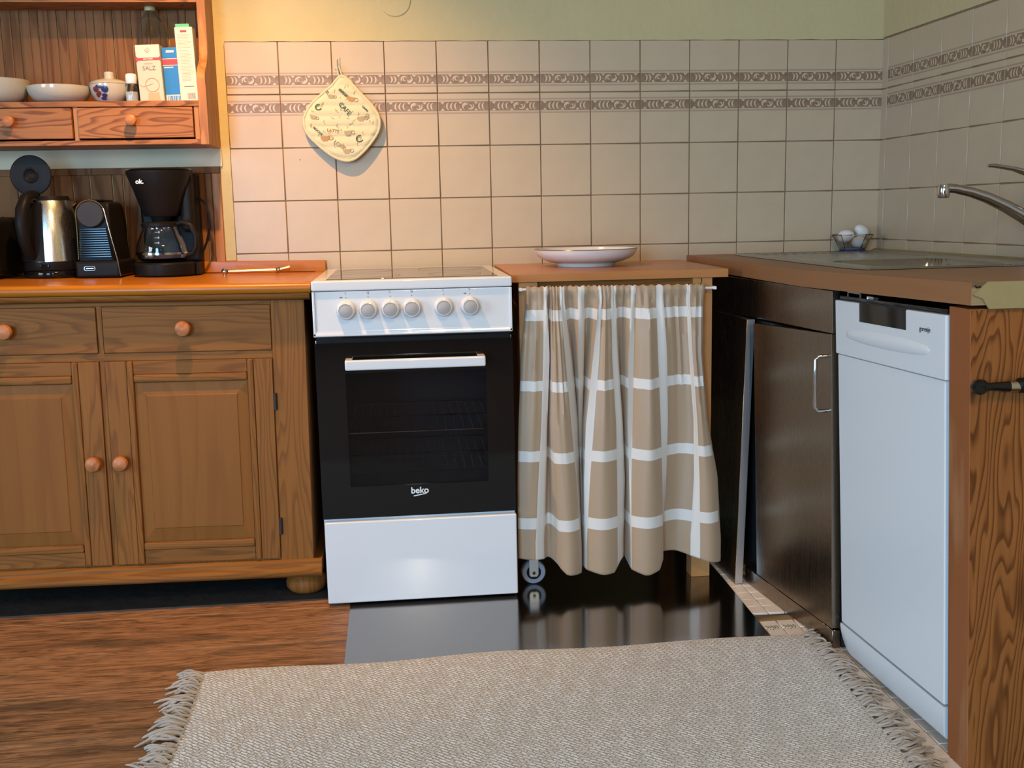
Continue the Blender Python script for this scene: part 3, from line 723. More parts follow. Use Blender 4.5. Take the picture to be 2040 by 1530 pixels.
def door(x0, x1, knob_right):
    d = bpy.data.objects.new('door', None)
    f = lambda a: x0 + a if not knob_right else x1 - a
    z0, z1 = 0.1105, 0.633
    def bx(a0, a1, zz0, zz1, y0, y1): 
        b = B(); b.box(f(a0), y0, zz0, f(a1), y1, zz1); return b
    W = x1 - x0
    core = obj('door', bx(0.001, W - 0.001, z0, z1, 0.002, 0.018), 'pine', t)
    obj('stile', bx(0, 0.050, z0, z1, -0.006, 0.004), 'pine', core, bevel=0.0015)
    obj('stile', bx(W - 0.046, W, z0, z1, -0.006, 0.004), 'pine', core, bevel=0.0015)
    obj('inner_molding', bx(0.0505, 0.066, z0, z1, -0.009, 0.004), 'pine', core, bevel=0.004)
    obj('inner_molding', bx(W - 0.062, W - 0.0465, z0, z1, -0.009, 0.004), 'pine', core, bevel=0.004)
    a0, a1 = 0.0665, W - 0.0625
    obj('rail', bx(a0, a1, 0.600, z1, -0.005, 0.004), 'pine_h', core, bevel=0.0015)
    obj('rail', bx(a0, a1, z0, 0.146, -0.005, 0.004), 'pine_h', core, bevel=0.0015)
    obj('cross_molding', bx(a0, a1, 0.580, 0.5995, -0.010, 0.004), 'pine_h', core, bevel=0.005)
    obj('cross_molding', bx(a0, a1, 0.1465, 0.166, -0.010, 0.004), 'pine_h', core, bevel=0.005)
    # raised panel: sloping margins round a flat field
    pa0, pa1, pz0, pz1 = a0 + 0.001, a1 - 0.001, 0.168, 0.578
    ia0, ia1, iz0, iz1 = a0 + 0.030, a1 - 0.028, 0.204, 0.545
    X = lambda a: f(a)
    vs = [(X(pa0), 0.000, pz0), (X(pa1), 0.000, pz0), (X(pa1), 0.000, pz1), (X(pa0), 0.000, pz1),
          (X(ia0 - .002), -0.0045, iz0 - .002), (X(ia1 + .002), -0.0045, iz0 - .002), (X(ia1 + .002), -0.0045, iz1 + .002), (X(ia0 - .002), -0.0045, iz1 + .002),
          (X(ia0), -0.0065, iz0), (X(ia1), -0.0065, iz0), (X(ia1), -0.0065, iz1), (X(ia0), -0.0065, iz1),
          (X(pa0), 0.004, pz0), (X(pa1), 0.004, pz0), (X(pa1), 0.004, pz1), (X(pa0), 0.004, pz1)]
    fs = [(8, 9, 10, 11)]
    for i in range(4):
        j = (i + 1) % 4
        fs += [(i, j, 4 + j, 4 + i), (4 + i, 4 + j, 8 + j, 8 + i), (12 + i, 12 + j, j, i)]
    fs.append((12, 15, 14, 13))
    b = B(); b.add(vs, fs); obj('raised_panel', b, 'pine_pale', core, smooth=5)
    knob(f(0.0255), 0.378, core)
    hx = f(W + 0.004)
    for hz in (0.197, 0.523):
        b = B(); b.lathe([(0.0042, -0.022), (0.0042, 0.022)], (hx, -0.007, hz), 'Z', 12); b.box(hx - 0.005, -0.004, hz - 0.02, hx + 0.005, 0.0, hz + 0.02)
        obj('hinge', b, 'darkgrey', core, bevel=0.0005, seg=1)
    bpy.data.objects.remove(d)
door(-0.513, -0.107, False)
door(-0.934, -0.528, True)

# ---- appliances on the sideboard (counter surface rises slightly to the left)
def zc(x): return 0.8235 - 0.0125 * (x - 0.25) - 0.0005
def onc(b, x, y): return b
# toaster-like black box at the frame's left edge
t = thing('toaster', 'black boxy appliance cut off at the left end of the sideboard', 'toaster', (-0.675, -0.13, zc(-0.675)))
b = B(); b.box(-0.085, -0.105, 0.006, 0.085, 0.105, 0.165); obj('housing', b, 'black', t, bevel=0.018, seg=4)
for s_ in (-0.03, 0.03):
    b = B(); b.box(-0.06, s_ - 0.012, 0.163, 0.06, s_ + 0.012, 0.1665); obj('bread_slot', b, 'darkgrey', t)
for a in (-1, 1):
    for c_ in (-1, 1):
        b = B(); b.lathe([(0.008, 0), (0.008, 0.008)], (a * 0.06, c_ * 0.08, 0), 'Z', 10); obj('foot', b, 'black', t)
# kettle
t = thing('kettle', 'steel and black electric kettle with its round lid flipped open', 'kettle', (-0.483, -0.118, zc(-0.483)))
b = B(); b.lathe([(0, 0), (0.077, 0), (0.080, 0.004), (0.080, 0.014), (0.078, 0.019), (0, 0.020)], (0, 0, 0), 'Z', 40); obj('power_base', b, 'blackgloss', t)
b = B(); b.lathe([(0, 0.0205), (0.078, 0.0205), (0.080, 0.026), (0.079, 0.044), (0, 0.046)], (0, 0, 0), 'Z', 40); obj('body_base', b, 'black', t)
b = B(); b.lathe([(0.0775, 0.0445), (0.0765, 0.075), (0.073, 0.12), (0.066, 0.17), (0.057, 0.207), (0.0555, 0.210), (0.052, 0.208), (0.0535, 0.20), (0.066, 0.13), (0.073, 0.05)], (0, 0, 0), 'Z', 48, cap=False); kb = obj('steel_body', b, 'kettlesteel', t)
# black spine facing the camera's left, and the handle
A0 = math.radians(-122)
def cyl(a, r, z): return (r * math.cos(a), r * math.sin(a), z)
prof = [(0.045, 0.0795), (0.08, 0.078), (0.12, 0.075), (0.17, 0.0685), (0.205, 0.060)]
b = B(); vs = []; n = 14
for z, r in prof:
    for i in range(n + 1):
        a = A0 - 0.80 + 1.35 * i / n
        vs.append(cyl(a, r + 0.003, z))
fs = [(j * (n + 1) + i, j * (n + 1) + i + 1, (j + 1) * (n + 1) + i + 1, (j + 1) * (n + 1) + i) for j in range(len(prof) - 1) for i in range(n)]
b.add(vs, fs); obj('black_spine', b, 'black', t)
AH = math.radians(-112)
hp = [(0.048, 0.214), (0.066, 0.224), (0.090, 0.215), (0.108, 0.185), (0.114, 0.145), (0.110, 0.105), (0.100, 0.075), (0.080, 0.058)]
b = B(); b.tube([cyl(AH, r, z) for r, z in hp], [0.012, 0.014, 0.016, 0.0175, 0.018, 0.0165, 0.014, 0.011], 12); obj('handle', b, 'black', t)
b = B(); b.lathe([(0.050, 0.205), (0.056, 0.2085), (0.052, 0.222), (0.046, 0.222), (0.046, 0.206)], (0, 0, 0), 'Z', 32, cap=False); obj('collar', b, 'black', t)
b = B(); b.tube([cyl(math.radians(40), 0.052, 0.19), cyl(math.radians(40), 0.066, 0.197), cyl(math.radians(40), 0.08, 0.209)], [0.02, 0.015, 0.008], 10, flat=(1, 1, .6)); obj('spout', b, 'kettlesteel', kb)
# open lid: a disc standing up and facing the camera
b = B(); b.lathe([(0, -0.008), (0.045, -0.007), (0.0535, -0.001), (0.055, 0.003), (0.0525, 0.005), (0.020, 0.0035), (0.0195, 0.006), (0.0165, 0.006), (0.016, 0.0035), (0.0, 0.002)], (-0.028, -0.040, 0.278), 'Y', 48)
b.box(-0.044, -0.048, 0.212, -0.012, -0.028, 0.236)
obj('lid', b, 'black', t, bevel=0.0008, seg=1)
b = B(); b.lathe([(0.009, 0), (0.009, 0.004)], (-0.01, -0.079, 0.034), 'Y', 4); 
b = B(); b.box(-0.012, -0.0835, 0.028, 0.012, -0.078, 0.038); obj('switch', b, 'blackgloss', t, bevel=0.002)

# capsule coffee machine
t = thing('capsule_coffee_machine', 'narrow black capsule coffee machine with a ribbed front and round head', 'coffee machine', (-0.338, -0.115, zc(-0.338)))
b = B(); b.box(-0.062, -0.097, 0, 0.055, 0.09, 0.046); obj('base', b, 'black', t, bevel=0.008, seg=3)
# tapering body seen from its right side
pr = [(0.092, 0.03), (0.092, 0.15), (0.070, 0.195), (0.045, 0.206), (-0.070, 0.206), (-0.082, 0.18), (-0.084, 0.04)]
b = B(); b.prism(pr, 'X', -0.046, 0.034)
b.map(lambda x, y, z: (x * (1.18 - 0.9 * max(0, z - .03)), y, z)); obj('body', b, 'black', t, bevel=0.008, seg=3)
b = B(); b.lathe([(0, -0.015), (0.036, -0.012), (0.036, 0.004), (0.033, 0.008), (0.0, 0.009)], (-0.012, -0.090, 0.172), 'Y', 40); obj('round_head', b, 'darkgrey', t)
# chrome arch around the head running down both sides
arch = [(-0.052, 0.05), (-0.050, 0.12)] + [(-0.012 + 0.0385 * math.cos(a), 0.172 + 0.0385 * math.sin(a)) for a in [PI - i * PI / 12 for i in range(13)]] + [(0.036, 0.12), (0.050, 0.05), (0.056, 0.004)]
b = B(); b.tube([(x, -0.095, z) for x, z in arch], 0.0016, 8); obj('chrome_arch', b, 'chrome', t)
for j in range(13):
    z = 0.056 + j * 0.0062; w_ = 0.043 - (z - 0.05) * 0.12
    b = B(); b.box(-w_ - 0.008, -0.097, z, w_ - 0.006, -0.085, z + 0.0036); obj('rib', b, 'blackgloss', t, bevel=0.0008, seg=1)
b = B(); n = 24
ring = []
for i in range(n):
    a = 2 * PI * i / n; ring.append((-0.024 + (0.0105 if math.cos(a) > 0 else -0.0105) * 1 + 0.0038 * math.cos(a), -0.0982, 0.026 + 0.0055 * math.sin(a)))
b.tube(ring, 0.0010, 6, closed=True); b.box(-0.034, -0.0980, 0.0250, -0.014, -0.097, 0.0272); obj('badge', b, 'zinc', t)
b = B(); b.box(-0.03, -0.07, 0.206, 0.02, 0.03, 0.212); obj('lever', b, 'blackgloss', t, bevel=0.003)

# filter coffee maker
t = thing('filter_coffee_maker', 'black filter coffee maker with a glass jug on its hot plate', 'coffee maker', (-0.170, -0.125, zc(-0.170)))
b = B(); b.lathe([(0, 0), (0.080, 0), (0.084, 0.005), (0.084, 0.034), (0.080, 0.038), (0, 0.038)], (-0.01, -0.005, 0), 'Z', 44, sy=0.95)
b.box(-0.075, 0.0, 0, 0.083, 0.09, 0.036); obj('base', b, 'black', t, bevel=0.002)
b = B(); b.lathe([(0.058, 0.0385), (0.062, 0.0405), (0, 0.041)], (-0.01, -0.010, 0), 'Z', 40); obj('hot_plate', b, 'chrome', t)
b = B(); b.box(-0.078, 0.045, 0.034, 0.083, 0.10, 0.285); obj('rear_tank', b, 'black', t, bevel=0.01, seg=3)
b = B(); b.lathe([(0, 0.165), (0.045, 0.165), (0.052, 0.18), (0.070, 0.235), (0.088, 0.284), (0.088, 0.289), (0, 0.290)], (-0.010, 0.0, 0), 'Z', 44, sx=1.0, sy=0.9)
obj('filter_housing', b, 'black', t)
b = B(); b.box(0.040, 0.0, 0.12, 0.078, 0.08, 0.286); obj('side_column', b, 'black', t, bevel=0.014, seg=4)
b = B(); b.lathe([(0.089, 0.2895), (0.090, 0.292), (0.086, 0.295), (0, 0.297)], (-0.010, 0.01, 0), 'Z', 44, sy=0.9); obj('lid', b, 'blackgloss', t)
b = B(); b.lathe([(0.024, 0.150), (0.03, 0.166), (0.0, 0.167)], (-0.01, -0.005, 0), 'Z', 20); obj('drip_nozzle', b, 'black', t)
text('lettering', 'ok.', 0.017, 'white', t, facing(-0.046, -0.0755, 0.259), 0.0003, bold=0.0006)
jug = bpy.data.objects.new('x', None); bpy.data.objects.remove(jug)
pr = [(0, 0.0425), (0.056, 0.0425), (0.066, 0.050), (0.070, 0.066), (0.067, 0.088), (0.056, 0.116), (0.049, 0.130), (0.050, 0.136)]
b = B(); b.lathe(pr + [(max(0, r - 0.0018), h + (0.0018 if i > len(pr) - 3 else 0.0)) for i, (r, h) in enumerate(pr[::-1])], (-0.012, -0.014, 0), 'Z', 44, cap=False); jg = obj('glass_jug', b, 'glass', t)
b = B(); b.lathe([(0.0500, 0.1365), (0.052, 0.1375), (0.052, 0.146), (0.040, 0.150), (0, 0.152)], (-0.012, -0.014, 0), 'Z', 36); obj('jug_lid', b, 'black', jg)
b = B(); b.lathe([(0.0700, 0.060), (0.0715, 0.060), (0.0715, 0.066), (0.0700, 0.066)], (-0.012, -0.014, 0), 'Z', 44, cap=False); obj('steel_band', b, 'chrome', jg)
b = B(); b.tube([(0.034, -0.030, 0.143), (0.055, -0.037, 0.148), (0.075, -0.042, 0.139), (0.088, -0.045, 0.112), (0.088, -0.045, 0.082), (0.078, -0.042, 0.062), (0.058, -0.037, 0.056)], [0.006, 0.0075, 0.008, 0.008, 0.008, 0.007, 0.005], 10); obj('jug_handle', b, 'black', jg)
b = B()
for z, w_ in ((0.121, 0.009), (0.106, 0.009), (0.092, 0.009)):
    b.box(-0.019, -0.0735 + 0.0 + (0.016 if z > .11 else 0.007 if z > .1 else 0.003), z, -0.019 + w_, -0.0728 + (0.016 if z > .11 else 0.007 if z > .1 else 0.003), z + 0.0015)
    b.box(-0.010, -0.0735 + (0.016 if z > .11 else 0.007 if z > .1 else 0.003), z - 0.002, -0.0065, -0.0728 + (0.016 if z > .11 else 0.007 if z > .1 else 0.003), z + 0.0035)
obj('level_marks', b, 'white', jg)
b = B(); b.tube([(0.078, 0.06, 0.22), (0.098, 0.055, 0.205), (0.111, 0.05, 0.17), (0.112, 0.05, 0.13), (0.100, 0.055, 0.09), (0.085, 0.06, 0.06)], 0.0035, 8); obj('power_cord', b, 'black', t)

# shiny bar lying on the counter by the upstand
t = thing('ringed_metal_bar', 'slim shiny copper-coloured bar with ringed ends lying on the sideboard top', 'utensil', (0.07, -0.145, zc(0.07) + 0.0105))
b = B(); b.tube([(-0.073, 0, 0), (0.062, 0, 0)], 0.0065, 14); obj('bar', b, 'copper', t)
b = B(); b.tube([(0.062, 0, 0), (0.080, 0.004, 0.003), (0.096, 0.01, 0.006)], [0.0045, 0.006, 0.0085], 12); obj('end_piece', b, 'copper', t)
b = B(); b.lathe([(0.009, -0.0025), (0.0105, 0), (0.009, 0.0025)], (0.062, 0, 0), 'X', 16); b.lathe([(0.009, -0.002), (0.0102, 0), (0.009, 0.002)], (0.069, 0.001, 0.001), 'X', 16); obj('ring', b, 'chrome', t)
b = B(); b.lathe([(0, -0.010), (0.006, -0.008), (0.0095, -0.002), (0.0095, 0.002), (0.006, 0.008), (0, 0.010)], (-0.083, 0, 0.0), 'Z', 16); b.lathe([(0.0055, -0.01), (0.006, 0.0)], (-0.083, 0, -0.0), 'Z', 10); obj('end_ball', b, 'chrome', t)

# ================================================================== POT HOLDER ON ITS HOOK
t = thing('wall_hook', 'small stick-on wall hook on the border tile holding the pot holder', 'hook', (0.3215, -0.006, 1.42))
b = B(); b.box(-0.008, -0.003, -0.016, 0.008, 0.0, 0.018); obj('hook_plate', b, 'tile', t, bevel=0.001)
b = B(); b.tube([(0, -0.003, 0.012), (0, -0.007, -0.002), (0.0, -0.013, -0.012), (0.0, -0.018, -0.010), (0.0, -0.020, -0.002)], 0.0018, 8); obj('hook_wire', b, 'zinc', t)
t = thing('pot_holder', 'quilted cream pot holder printed with coffee cups, hanging from the wall hook', 'pot holder', (0.3225, -0.02, 1.405))
# outline: rounded square hung by a corner (world X,Z), softly quilted
PX = [(678, 155), (662, 172), (645, 187), (626, 203), (612, 222), (606, 238), (607, 254), (616, 271), (634, 289), (655, 306), (672, 316), (690, 321), (706, 318), (722, 306), (740, 286), (753, 266), (757, 248), (753, 230), (741, 212), (724, 194), (706, 175), (692, 160)]
cx, cz = 0.334, 1.252
def outline(n=96):
    # measured outline, in metres on the wall, resampled evenly
    pts = [Vector((0.2175 + (x - 605) * 0.001444 - (y - 250) * 0.00006, 1.2455 - (y - 250) * 0.00145)) for x, y in PX]
    fine = []
    m_ = len(pts)
    for k in range(m_):
        a, b_, c_, d_ = pts[k - 1], pts[k], pts[(k + 1) % m_], pts[(k + 2) % m_]
        for q in range(6):
            u = q / 6
            fine.append(0.5 * ((2 * b_) + (c_ - a) * u + (2 * a - 5 * b_ + 4 * c_ - d_) * u * u + (3 * b_ - a - 3 * c_ + d_) * u ** 3))
    d = [0]
    for k in range(len(fine)): d.append(d[-1] + (fine[(k + 1) % len(fine)] - fine[k]).length)
    out = []
    for k in range(n):
        s_ = d[-1] * k / n; q = max(j for j in range(len(fine)) if d[j] <= s_)
        u = (s_ - d[q]) / (d[q + 1] - d[q] + 1e-9); out.append(fine[q].lerp(fine[(q + 1) % len(fine)], u))
    return out
ol = outline()
def lean(z): return -0.018 - 0.022 * (1.40 - z) / 0.26
def quilt(z, x):
    return 0.0050 * abs(math.sin(PI * (z - 1.152) / 0.0295)) ** 0.6
b = B(); RN = 26; n = len(ol)
for side_ in (1, -1):
    vs = []; fs = []
    for j in range(RN + 1):
        q = 1 - j / RN
        for p in ol:
            x = cx + (p.x - cx) * q; z = cz + (p.y - cz) * q
            edge = min(1, (1 - q) * 9)
            y = lean(z) - side_ * (0.0035 * math.sqrt(edge) + (quilt(z, x) * edge if side_ > 0 else 0))
            vs.append((x, y, z))
    for j in range(RN):
        for k in range(n):
            k2 = (k + 1) % n; fs.append((j * n + k, j * n + k2, (j + 1) * n + k2, (j + 1) * n + k))
    b.add(vs, fs)
obj('quilted_pad', T(t, b), 'cotton', t, weld=True, smooth=80)
b = B(); b.tube([(p.x, lean(p.y), p.y) for p in ol], 0.0042, 8, closed=True, flat=(1, 1.3, 1)); obj('binding', T(t, b), 'cotton', t)
b = B(); b.tube([(0.330, -0.021, 1.372), (0.3225, -0.024, 1.392), (0.3205, -0.0225, 1.408), (0.3225, -0.021, 1.413), (0.3265, -0.022, 1.408), (0.332, -0.022, 1.392), (0.336, -0.021, 1.374)], 0.0022, 8); obj('hanging_loop', T(t, b), 'cotton', t)
def ptext(s_, x, z, size, rot, m_='cottongreen', bold=0.0003):
    text('printed_word', s_, size, m_, t, Matrix.Translation((-t.location.x, -t.location.y, -t.location.z)) @ facing(x, lean(z) - 0.0094, z, rot), 0.0003, bold=bold)
def cup(x, z, s_, rot, m_):
    b = B(); y = 0
    pts = [(-1, 0.45), (1, 0.45), (0.85, -0.1), (0.45, -0.6), (-0.45, -0.6), (-0.85, -0.1)]
    c_, sn = math.cos(rot), math.sin(rot)
    P_ = [(x + s_ * (p * c_ - q * sn), z + s_ * (p * sn + q * c_)) for p, q in pts]
    yy = lean(z) - 0.0098
    b.prism(P_, 'Y', yy, yy + 0.0006)
    b.tube([(x + s_ * (math.cos(a) * 0.45 + 1.15) * c_, yy, z + s_ * (math.sin(a) * 0.4) + s_ * 1.15 * sn) for a in [i * PI / 6 for i in range(12)]], 0.0008, 4, closed=True)
    obj('printed_cup', T(t, b), m_, t)
ptext('CAFE', 0.338, 1.290, 0.0185, -0.85)
ptext('C', 0.262, 1.294, 0.025, 0.35, bold=0.0006)
ptext('C', 0.376, 1.203, 0.028, 0.35, bold=0.0006)
ptext('ESPRESSO', 0.339, 1.332, 0.0095, -0.75)
ptext('LATTE', 0.302, 1.228, 0.0125, -0.15, 'cottonbrown')
ptext('LOVE', 0.318, 1.188, 0.0145, -0.6, 'cottonpale')
ptext('MOCCA', 0.258, 1.228, 0.0085, -0.75)
ptext('H', 0.290, 1.338, 0.011, 0.6); ptext('G', 0.402, 1.268, 0.018, 0.2, 'cottonpale')
ptext('COFFEE', 0.396, 1.290, 0.0065, -0.8); cup(0.340, 1.170, 0.012, 0.1, 'cottonpale'); cup(0.247, 1.268, 0.010, -0.3, 'cottonpale')
cup(0.357, 1.318, 0.013, -0.2, 'cottonbrown'); cup(0.279, 1.207, 0.014, 0.1, 'cottonbrown'); cup(0.384, 1.262, 0.013, 0.15, 'cottonpale'); cup(0.345, 1.222, 0.012, 0.1, 'cottonpale'); cup(0.300, 1.326, 0.010, -0.1, 'cottonpale')
b = B(); rr = random.Random(5)
for i in range(46):
    a = rr.uniform(0, 2 * PI); q = rr.uniform(0.1, 0.86); p = ol[int(a / 2 / PI * 95)]
    x = cx + (p.x - cx) * q; z = cz + (p.y - cz) * q; l_ = rr.uniform(0.004, 0.009); an = rr.uniform(0, PI)
    yy = lean(z) - 0.0090
    b.tube([(x, yy, z), (x + l_ * math.cos(an), yy, z + l_ * math.sin(an)), (x + l_ * math.cos(an) * 1.2 + .002, yy, z + l_ * math.sin(an) + .004)], 0.0006, 4)
obj('printed_flourishes', T(t, b), 'cottonpale', t); bpy.data.objects['printed_flourishes']['kind'] = 'stuff'

# ================================================================== STOVE
t = thing('electric_stove', 'white freestanding electric stove with a black glass oven door', 'stove', (0.508, -0.31, 0))
def o_(name, b, m_, **k): return obj(name, T(t, b), m_, t, **k)
xa, xb = 0.264, 0.752
b = B()
b.box(xa, -0.58, 0.03, xa + 0.012, -0.03, 0.80); b.box(xb - 0.012, -0.58, 0.03, xb, -0.03, 0.80); b.box(xa, -0.045, 0.03, xb, -0.03, 0.80)
b.box(xa, -0.58, 0.03, xb, -0.03, 0.04); b.box(xa, -0.58, 0.68, xb, -0.03, 0.80)
o_('body', b, 'enamel')
b = B()   # oven cavity
b.box(0.30, -0.575, 0.26, 0.715, -0.10, 0.264); b.box(0.30, -0.575, 0.64, 0.715, -0.10, 0.644); b.box(0.296, -0.575, 0.26, 0.30, -0.10, 0.644)
b.box(0.715, -0.575, 0.26, 0.719, -0.10, 0.644); b.box(0.30, -0.105, 0.26, 0.715, -0.10, 0.644)
for z in (0.36, 0.43, 0.50):
    b.box(0.30, -0.55, z, 0.306, -0.12, z + 0.004); b.box(0.709, -0.55, z, 0.715, -0.12, z + 0.004)
cav = o_('oven_cavity', b, 'oveninner')
for z in (0.436, 0.33):
    b = B()
    for i in range(18):
        xx = 0.315 + i * 0.0226; b.tube([(xx, -0.54, z), (xx, -0.13, z)], 0.0013, 6)
    for yy in (-0.545, -0.34, -0.13): b.tube([(0.307, yy, z), (0.708, yy, z)], 0.0025, 6)
    o_('oven_rack', b, 'chrome')
for lx in (0.29, 0.725):
    for ly in (-0.54, -0.08):
        b = B(); b.lathe([(0.014, 0.0021), (0.014, 0.031)], (lx, ly, 0), 'Z', 14); o_('foot', b, 'black')
# hob: frame with a sunken glass plate
gx0, gx1, gy0, gy1 = 0.297, 0.722, -0.572, -0.085
zt = 0.829
b = B(); b.box(xa - 0.001, -0.618, 0.8045, xb + 0.001, gy0, zt); b.box(xa - 0.001, gy1, 0.8045, xb + 0.001, -0.022, zt)
b.box(xa - 0.001, gy0, 0.8045, gx0, gy1, zt); b.box(gx1, gy0, 0.8045, xb + 0.001, gy1, zt)
hb = o_('hob_frame', b, 'enamel', bevel=0.004, seg=3)
b = B(); b.box(gx0, gy0, 0.815, gx1, gy1, zt + 0.0012); gl = o_('hob_glass', b, 'ceran', bevel=0.001, seg=1)
for cx_, cy_, r_ in ((0.39, -0.44, 0.09), (0.62, -0.45, 0.07), (0.39, -0.20, 0.07), (0.62, -0.21, 0.09)):
    b = B(); b.lathe([(r_, 0), (r_, 0.0002), (r_ - 0.0015, 0.0002), (r_ - 0.0015, 0)], (cx_, cy_, zt + 0.0012), 'Z', 40, cap=False); obj('cooking_zone', T(t, b), 'print', gl)
# control panel with a raised lip along its bottom and ends
b = B(); b.prism([(-0.58, 0.803), (-0.612, 0.803), (-0.613, 0.800), (-0.613, 0.708), (-0.618, 0.700), (-0.618, 0.694), (-0.612, 0.6915), (-0.58, 0.6915)], 'X', xa, xb)
b.box(xa, -0.618, 0.693, xa + 0.006, -0.60, 0.803); b.box(xb - 0.006, -0.618, 0.693, xb, -0.60, 0.803)
cp = o_('control_panel', b, 'enamel', bevel=0.0012)
def kids(name, b, m_, p, **k): return obj(name, T(t, b), m_, p, **k)
for i, kx in enumerate((0.345, 0.3985, 0.4525, 0.5045, 0.5825, 0.6475)):
    kz = 0.7565 + 0.002 * i / 5
    b = B(); b.lathe([(0.0235, 0.0), (0.0238, 0.003), (0.0215, 0.008), (0.0200, 0.022), (0.0192, 0.0255), (0.0172, 0.0262), (0.0172, 0.0235), (0, 0.0235)], (kx, -0.613, kz), 'Y', 36); kn = kids('knob', b, 'enamel', cp)
    b = B(); b.lathe([(0.0170, 0.0236), (0.0170, 0.0252), (0.0165, 0.0256), (0, 0.0256)], (kx, -0.613, kz), 'Y', 32)
    o2 = obj('knob_face', T(t, b), 'knobgrey', cp)
    b = B(); b.lathe([(0.0014, 0), (0.0014, 0.0004)], (kx + 0.001, -0.613, kz + 0.0305), 'Y', 8)
    b.tube([(kx - 0.002, -0.6133, kz + 0.044), (kx + 0.001, -0.6133, kz + 0.041), (kx - 0.001, -0.6133, kz + 0.038)], 0.0006, 4)
    if i in (1, 3): b.tube([(kx + 0.0025, -0.6133, kz + 0.044), (kx + 0.0025, -0.6133, kz + 0.037)], 0.0006, 4)
    if i in (0, 5): b.box(kx - 0.0145, -0.6136, kz + 0.0300, kx - 0.0075, -0.612, kz + 0.0325)
    kids('printed_symbol', b, 'print', cp)
b = B(); b.box(xa + 0.004, -0.600, 0.676, xb - 0.004, -0.57, 0.6915); b.tube([(0.33, -0.601, 0.687), (0.69, -0.601, 0.687)], 0.0012, 6); o_('vent_gap', b, 'black')
# oven door: black glass with a see-through window
b = B(); wz0, wz1, wx0, wx1 = 0.312, 0.600, 0.336, 0.684
b.box(xa, -0.612, 0.231, wx0, -0.582, 0.676); b.box(wx1, -0.612, 0.231, xb, -0.582, 0.676); b.box(wx0, -0.612, 0.231, wx1, -0.582, wz0); b.box(wx0, -0.612, wz1, wx1, -0.582, 0.676)
od = o_('oven_door', b, 'blackgloss')
b = B(); b.box(wx0, -0.6115, wz0, wx1, -0.6075, wz1); kids('window_pane', b, 'ovenwin', od)
b = B(); b.box(0.338, -0.661, 0.6135, 0.680, -0.646, 0.6385); hn = kids('handle', b, 'enamel', od, bevel=0.004, seg=3)
for hx in (0.338, 0.662):
    b = B(); b.box(hx, -0.650, 0.6200, hx + 0.018, -0.6125, 0.6385); kids('handle_post', b, 'enamel', od, bevel=0.002)
text('lettering', 'beko', 0.0225, 'white', od, Matrix.Translation(-t.location) @ facing(0.509, -0.6124, 0.2955), 0.0003, bold=0.0005)
b = B(); b.prism([(0.493, 0.2805), (0.525, 0.2860), (0.525, 0.2880), (0.493, 0.2830)], 'Y', -0.6128, -0.6122); kids('logo_slash', b, 'white', od)
b = B(); b.box(xa + 0.003, -0.618, 0.010, xb + 0.001, -0.585, 0.2235); dr = o_('storage_drawer', b, 'enamel', bevel=0.004, seg=3)
b = B(); b.box(xa + 0.003, -0.60, 0.2235, xb - 0.002, -0.57, 0.231); o_('seal_strip', b, 'enamel')

# ================================================================== STEEL FLOOR SHEET
b = B(); b.prism([(0.318, -0.04), (1.315, -0.04), (1.3135, -0.56), (1.300, -1.06), (0.324, -1.06)], 'Z', 0.0008, 0.0021)
tag(obj('floor_sheet', b, 'sheet', origin=(0.8, -0.55, 0)), 'shiny dark steel protective sheet on the floor under stove and curtain', 'metal sheet')

# ================================================================== SIDE TABLE WITH CURTAIN
t = thing('side_table', 'beech side table beside the stove with one caster wheel, hidden by a curtain', 'table', (1.04, -0.29, 0))
b = B(); b.prism([(0.757, -0.555), (1.322, -0.555), (1.335, -0.004), (0.765, -0.004)], 'Z', 0.8085, 0.830)
tt = o_('table_top', b, 'beech', bevel=0.0015)
b = B(); b.box(1.231, -0.548, 0.0022, 1.282, -0.498, 0.8085); rl = o_('leg', b, 'beech_v', bevel=0.002)
b = B(); b.tube([(1.2515, -0.5484, 0.8083), (1.2535, -0.5484, 0.800), (1.2505, -0.5484, 0.792), (1.2530, -0.5484, 0.783)], [0.0012, 0.0010, 0.0008, 0.0003], 5); obj('crack', T(t, b), 'black', rl)
b = B(); b.box(0.777, -0.548, 0.083, 0.826, -0.498, 0.8085); ll = o_('leg', b, 'beech_v', bevel=0.002)
for lx in (0.785, 1.262):
    b = B(); b.box(lx, -0.06, 0.0022, lx + 0.045, -0.015, 0.8085); o_('leg', b, 'beech_v', bevel=0.002)
b = B(); b.box(0.826, -0.535, 0.745, 1.231, -0.515, 0.8085); o_('apron', b, 'pine_h')
# caster
b = B(); b.lathe([(0.0195, -0.011), (0.030, -0.0115), (0.0325, -0.008), (0.0325, 0.008), (0.030, 0.0115), (0.0195, 0.011)], (0.805, -0.522, 0.0350), 'Y', 40, cap=False); ty = o_('wheel', b, 'rubber')
b = B(); b.lathe([(0, -0.010), (0.0205, -0.0095), (0.0215, 0), (0.0205, 0.0095), (0, 0.010)], (0.805, -0.522, 0.0350), 'Y', 32); obj('wheel_hub', T(t, b), 'black', ty)
b = B()
for yy in (-0.5365, -0.5095):
    pts = [(0.7925, 0.083), (0.8175, 0.083), (0.8175, 0.029), (0.813, 0.0235), (0.797, 0.0235), (0.7925, 0.029)]
    b.prism(pts, 'Y', yy, yy + 0.002)
b.box(0.7925, -0.5365, 0.0815, 0.8175, -0.5075, 0.0830); fk = o_('wheel_fork', b, 'zinc', bevel=0.0005, seg=1)
b = B(); b.lathe([(0.0045, 0), (0.0045, 0.002), (0.002, 0.003), (0, 0.0022)], (0.805, -0.5365, 0.034), 'Y', 8); obj('axle_bolt', T(t, b), 'darkgrey', fk)

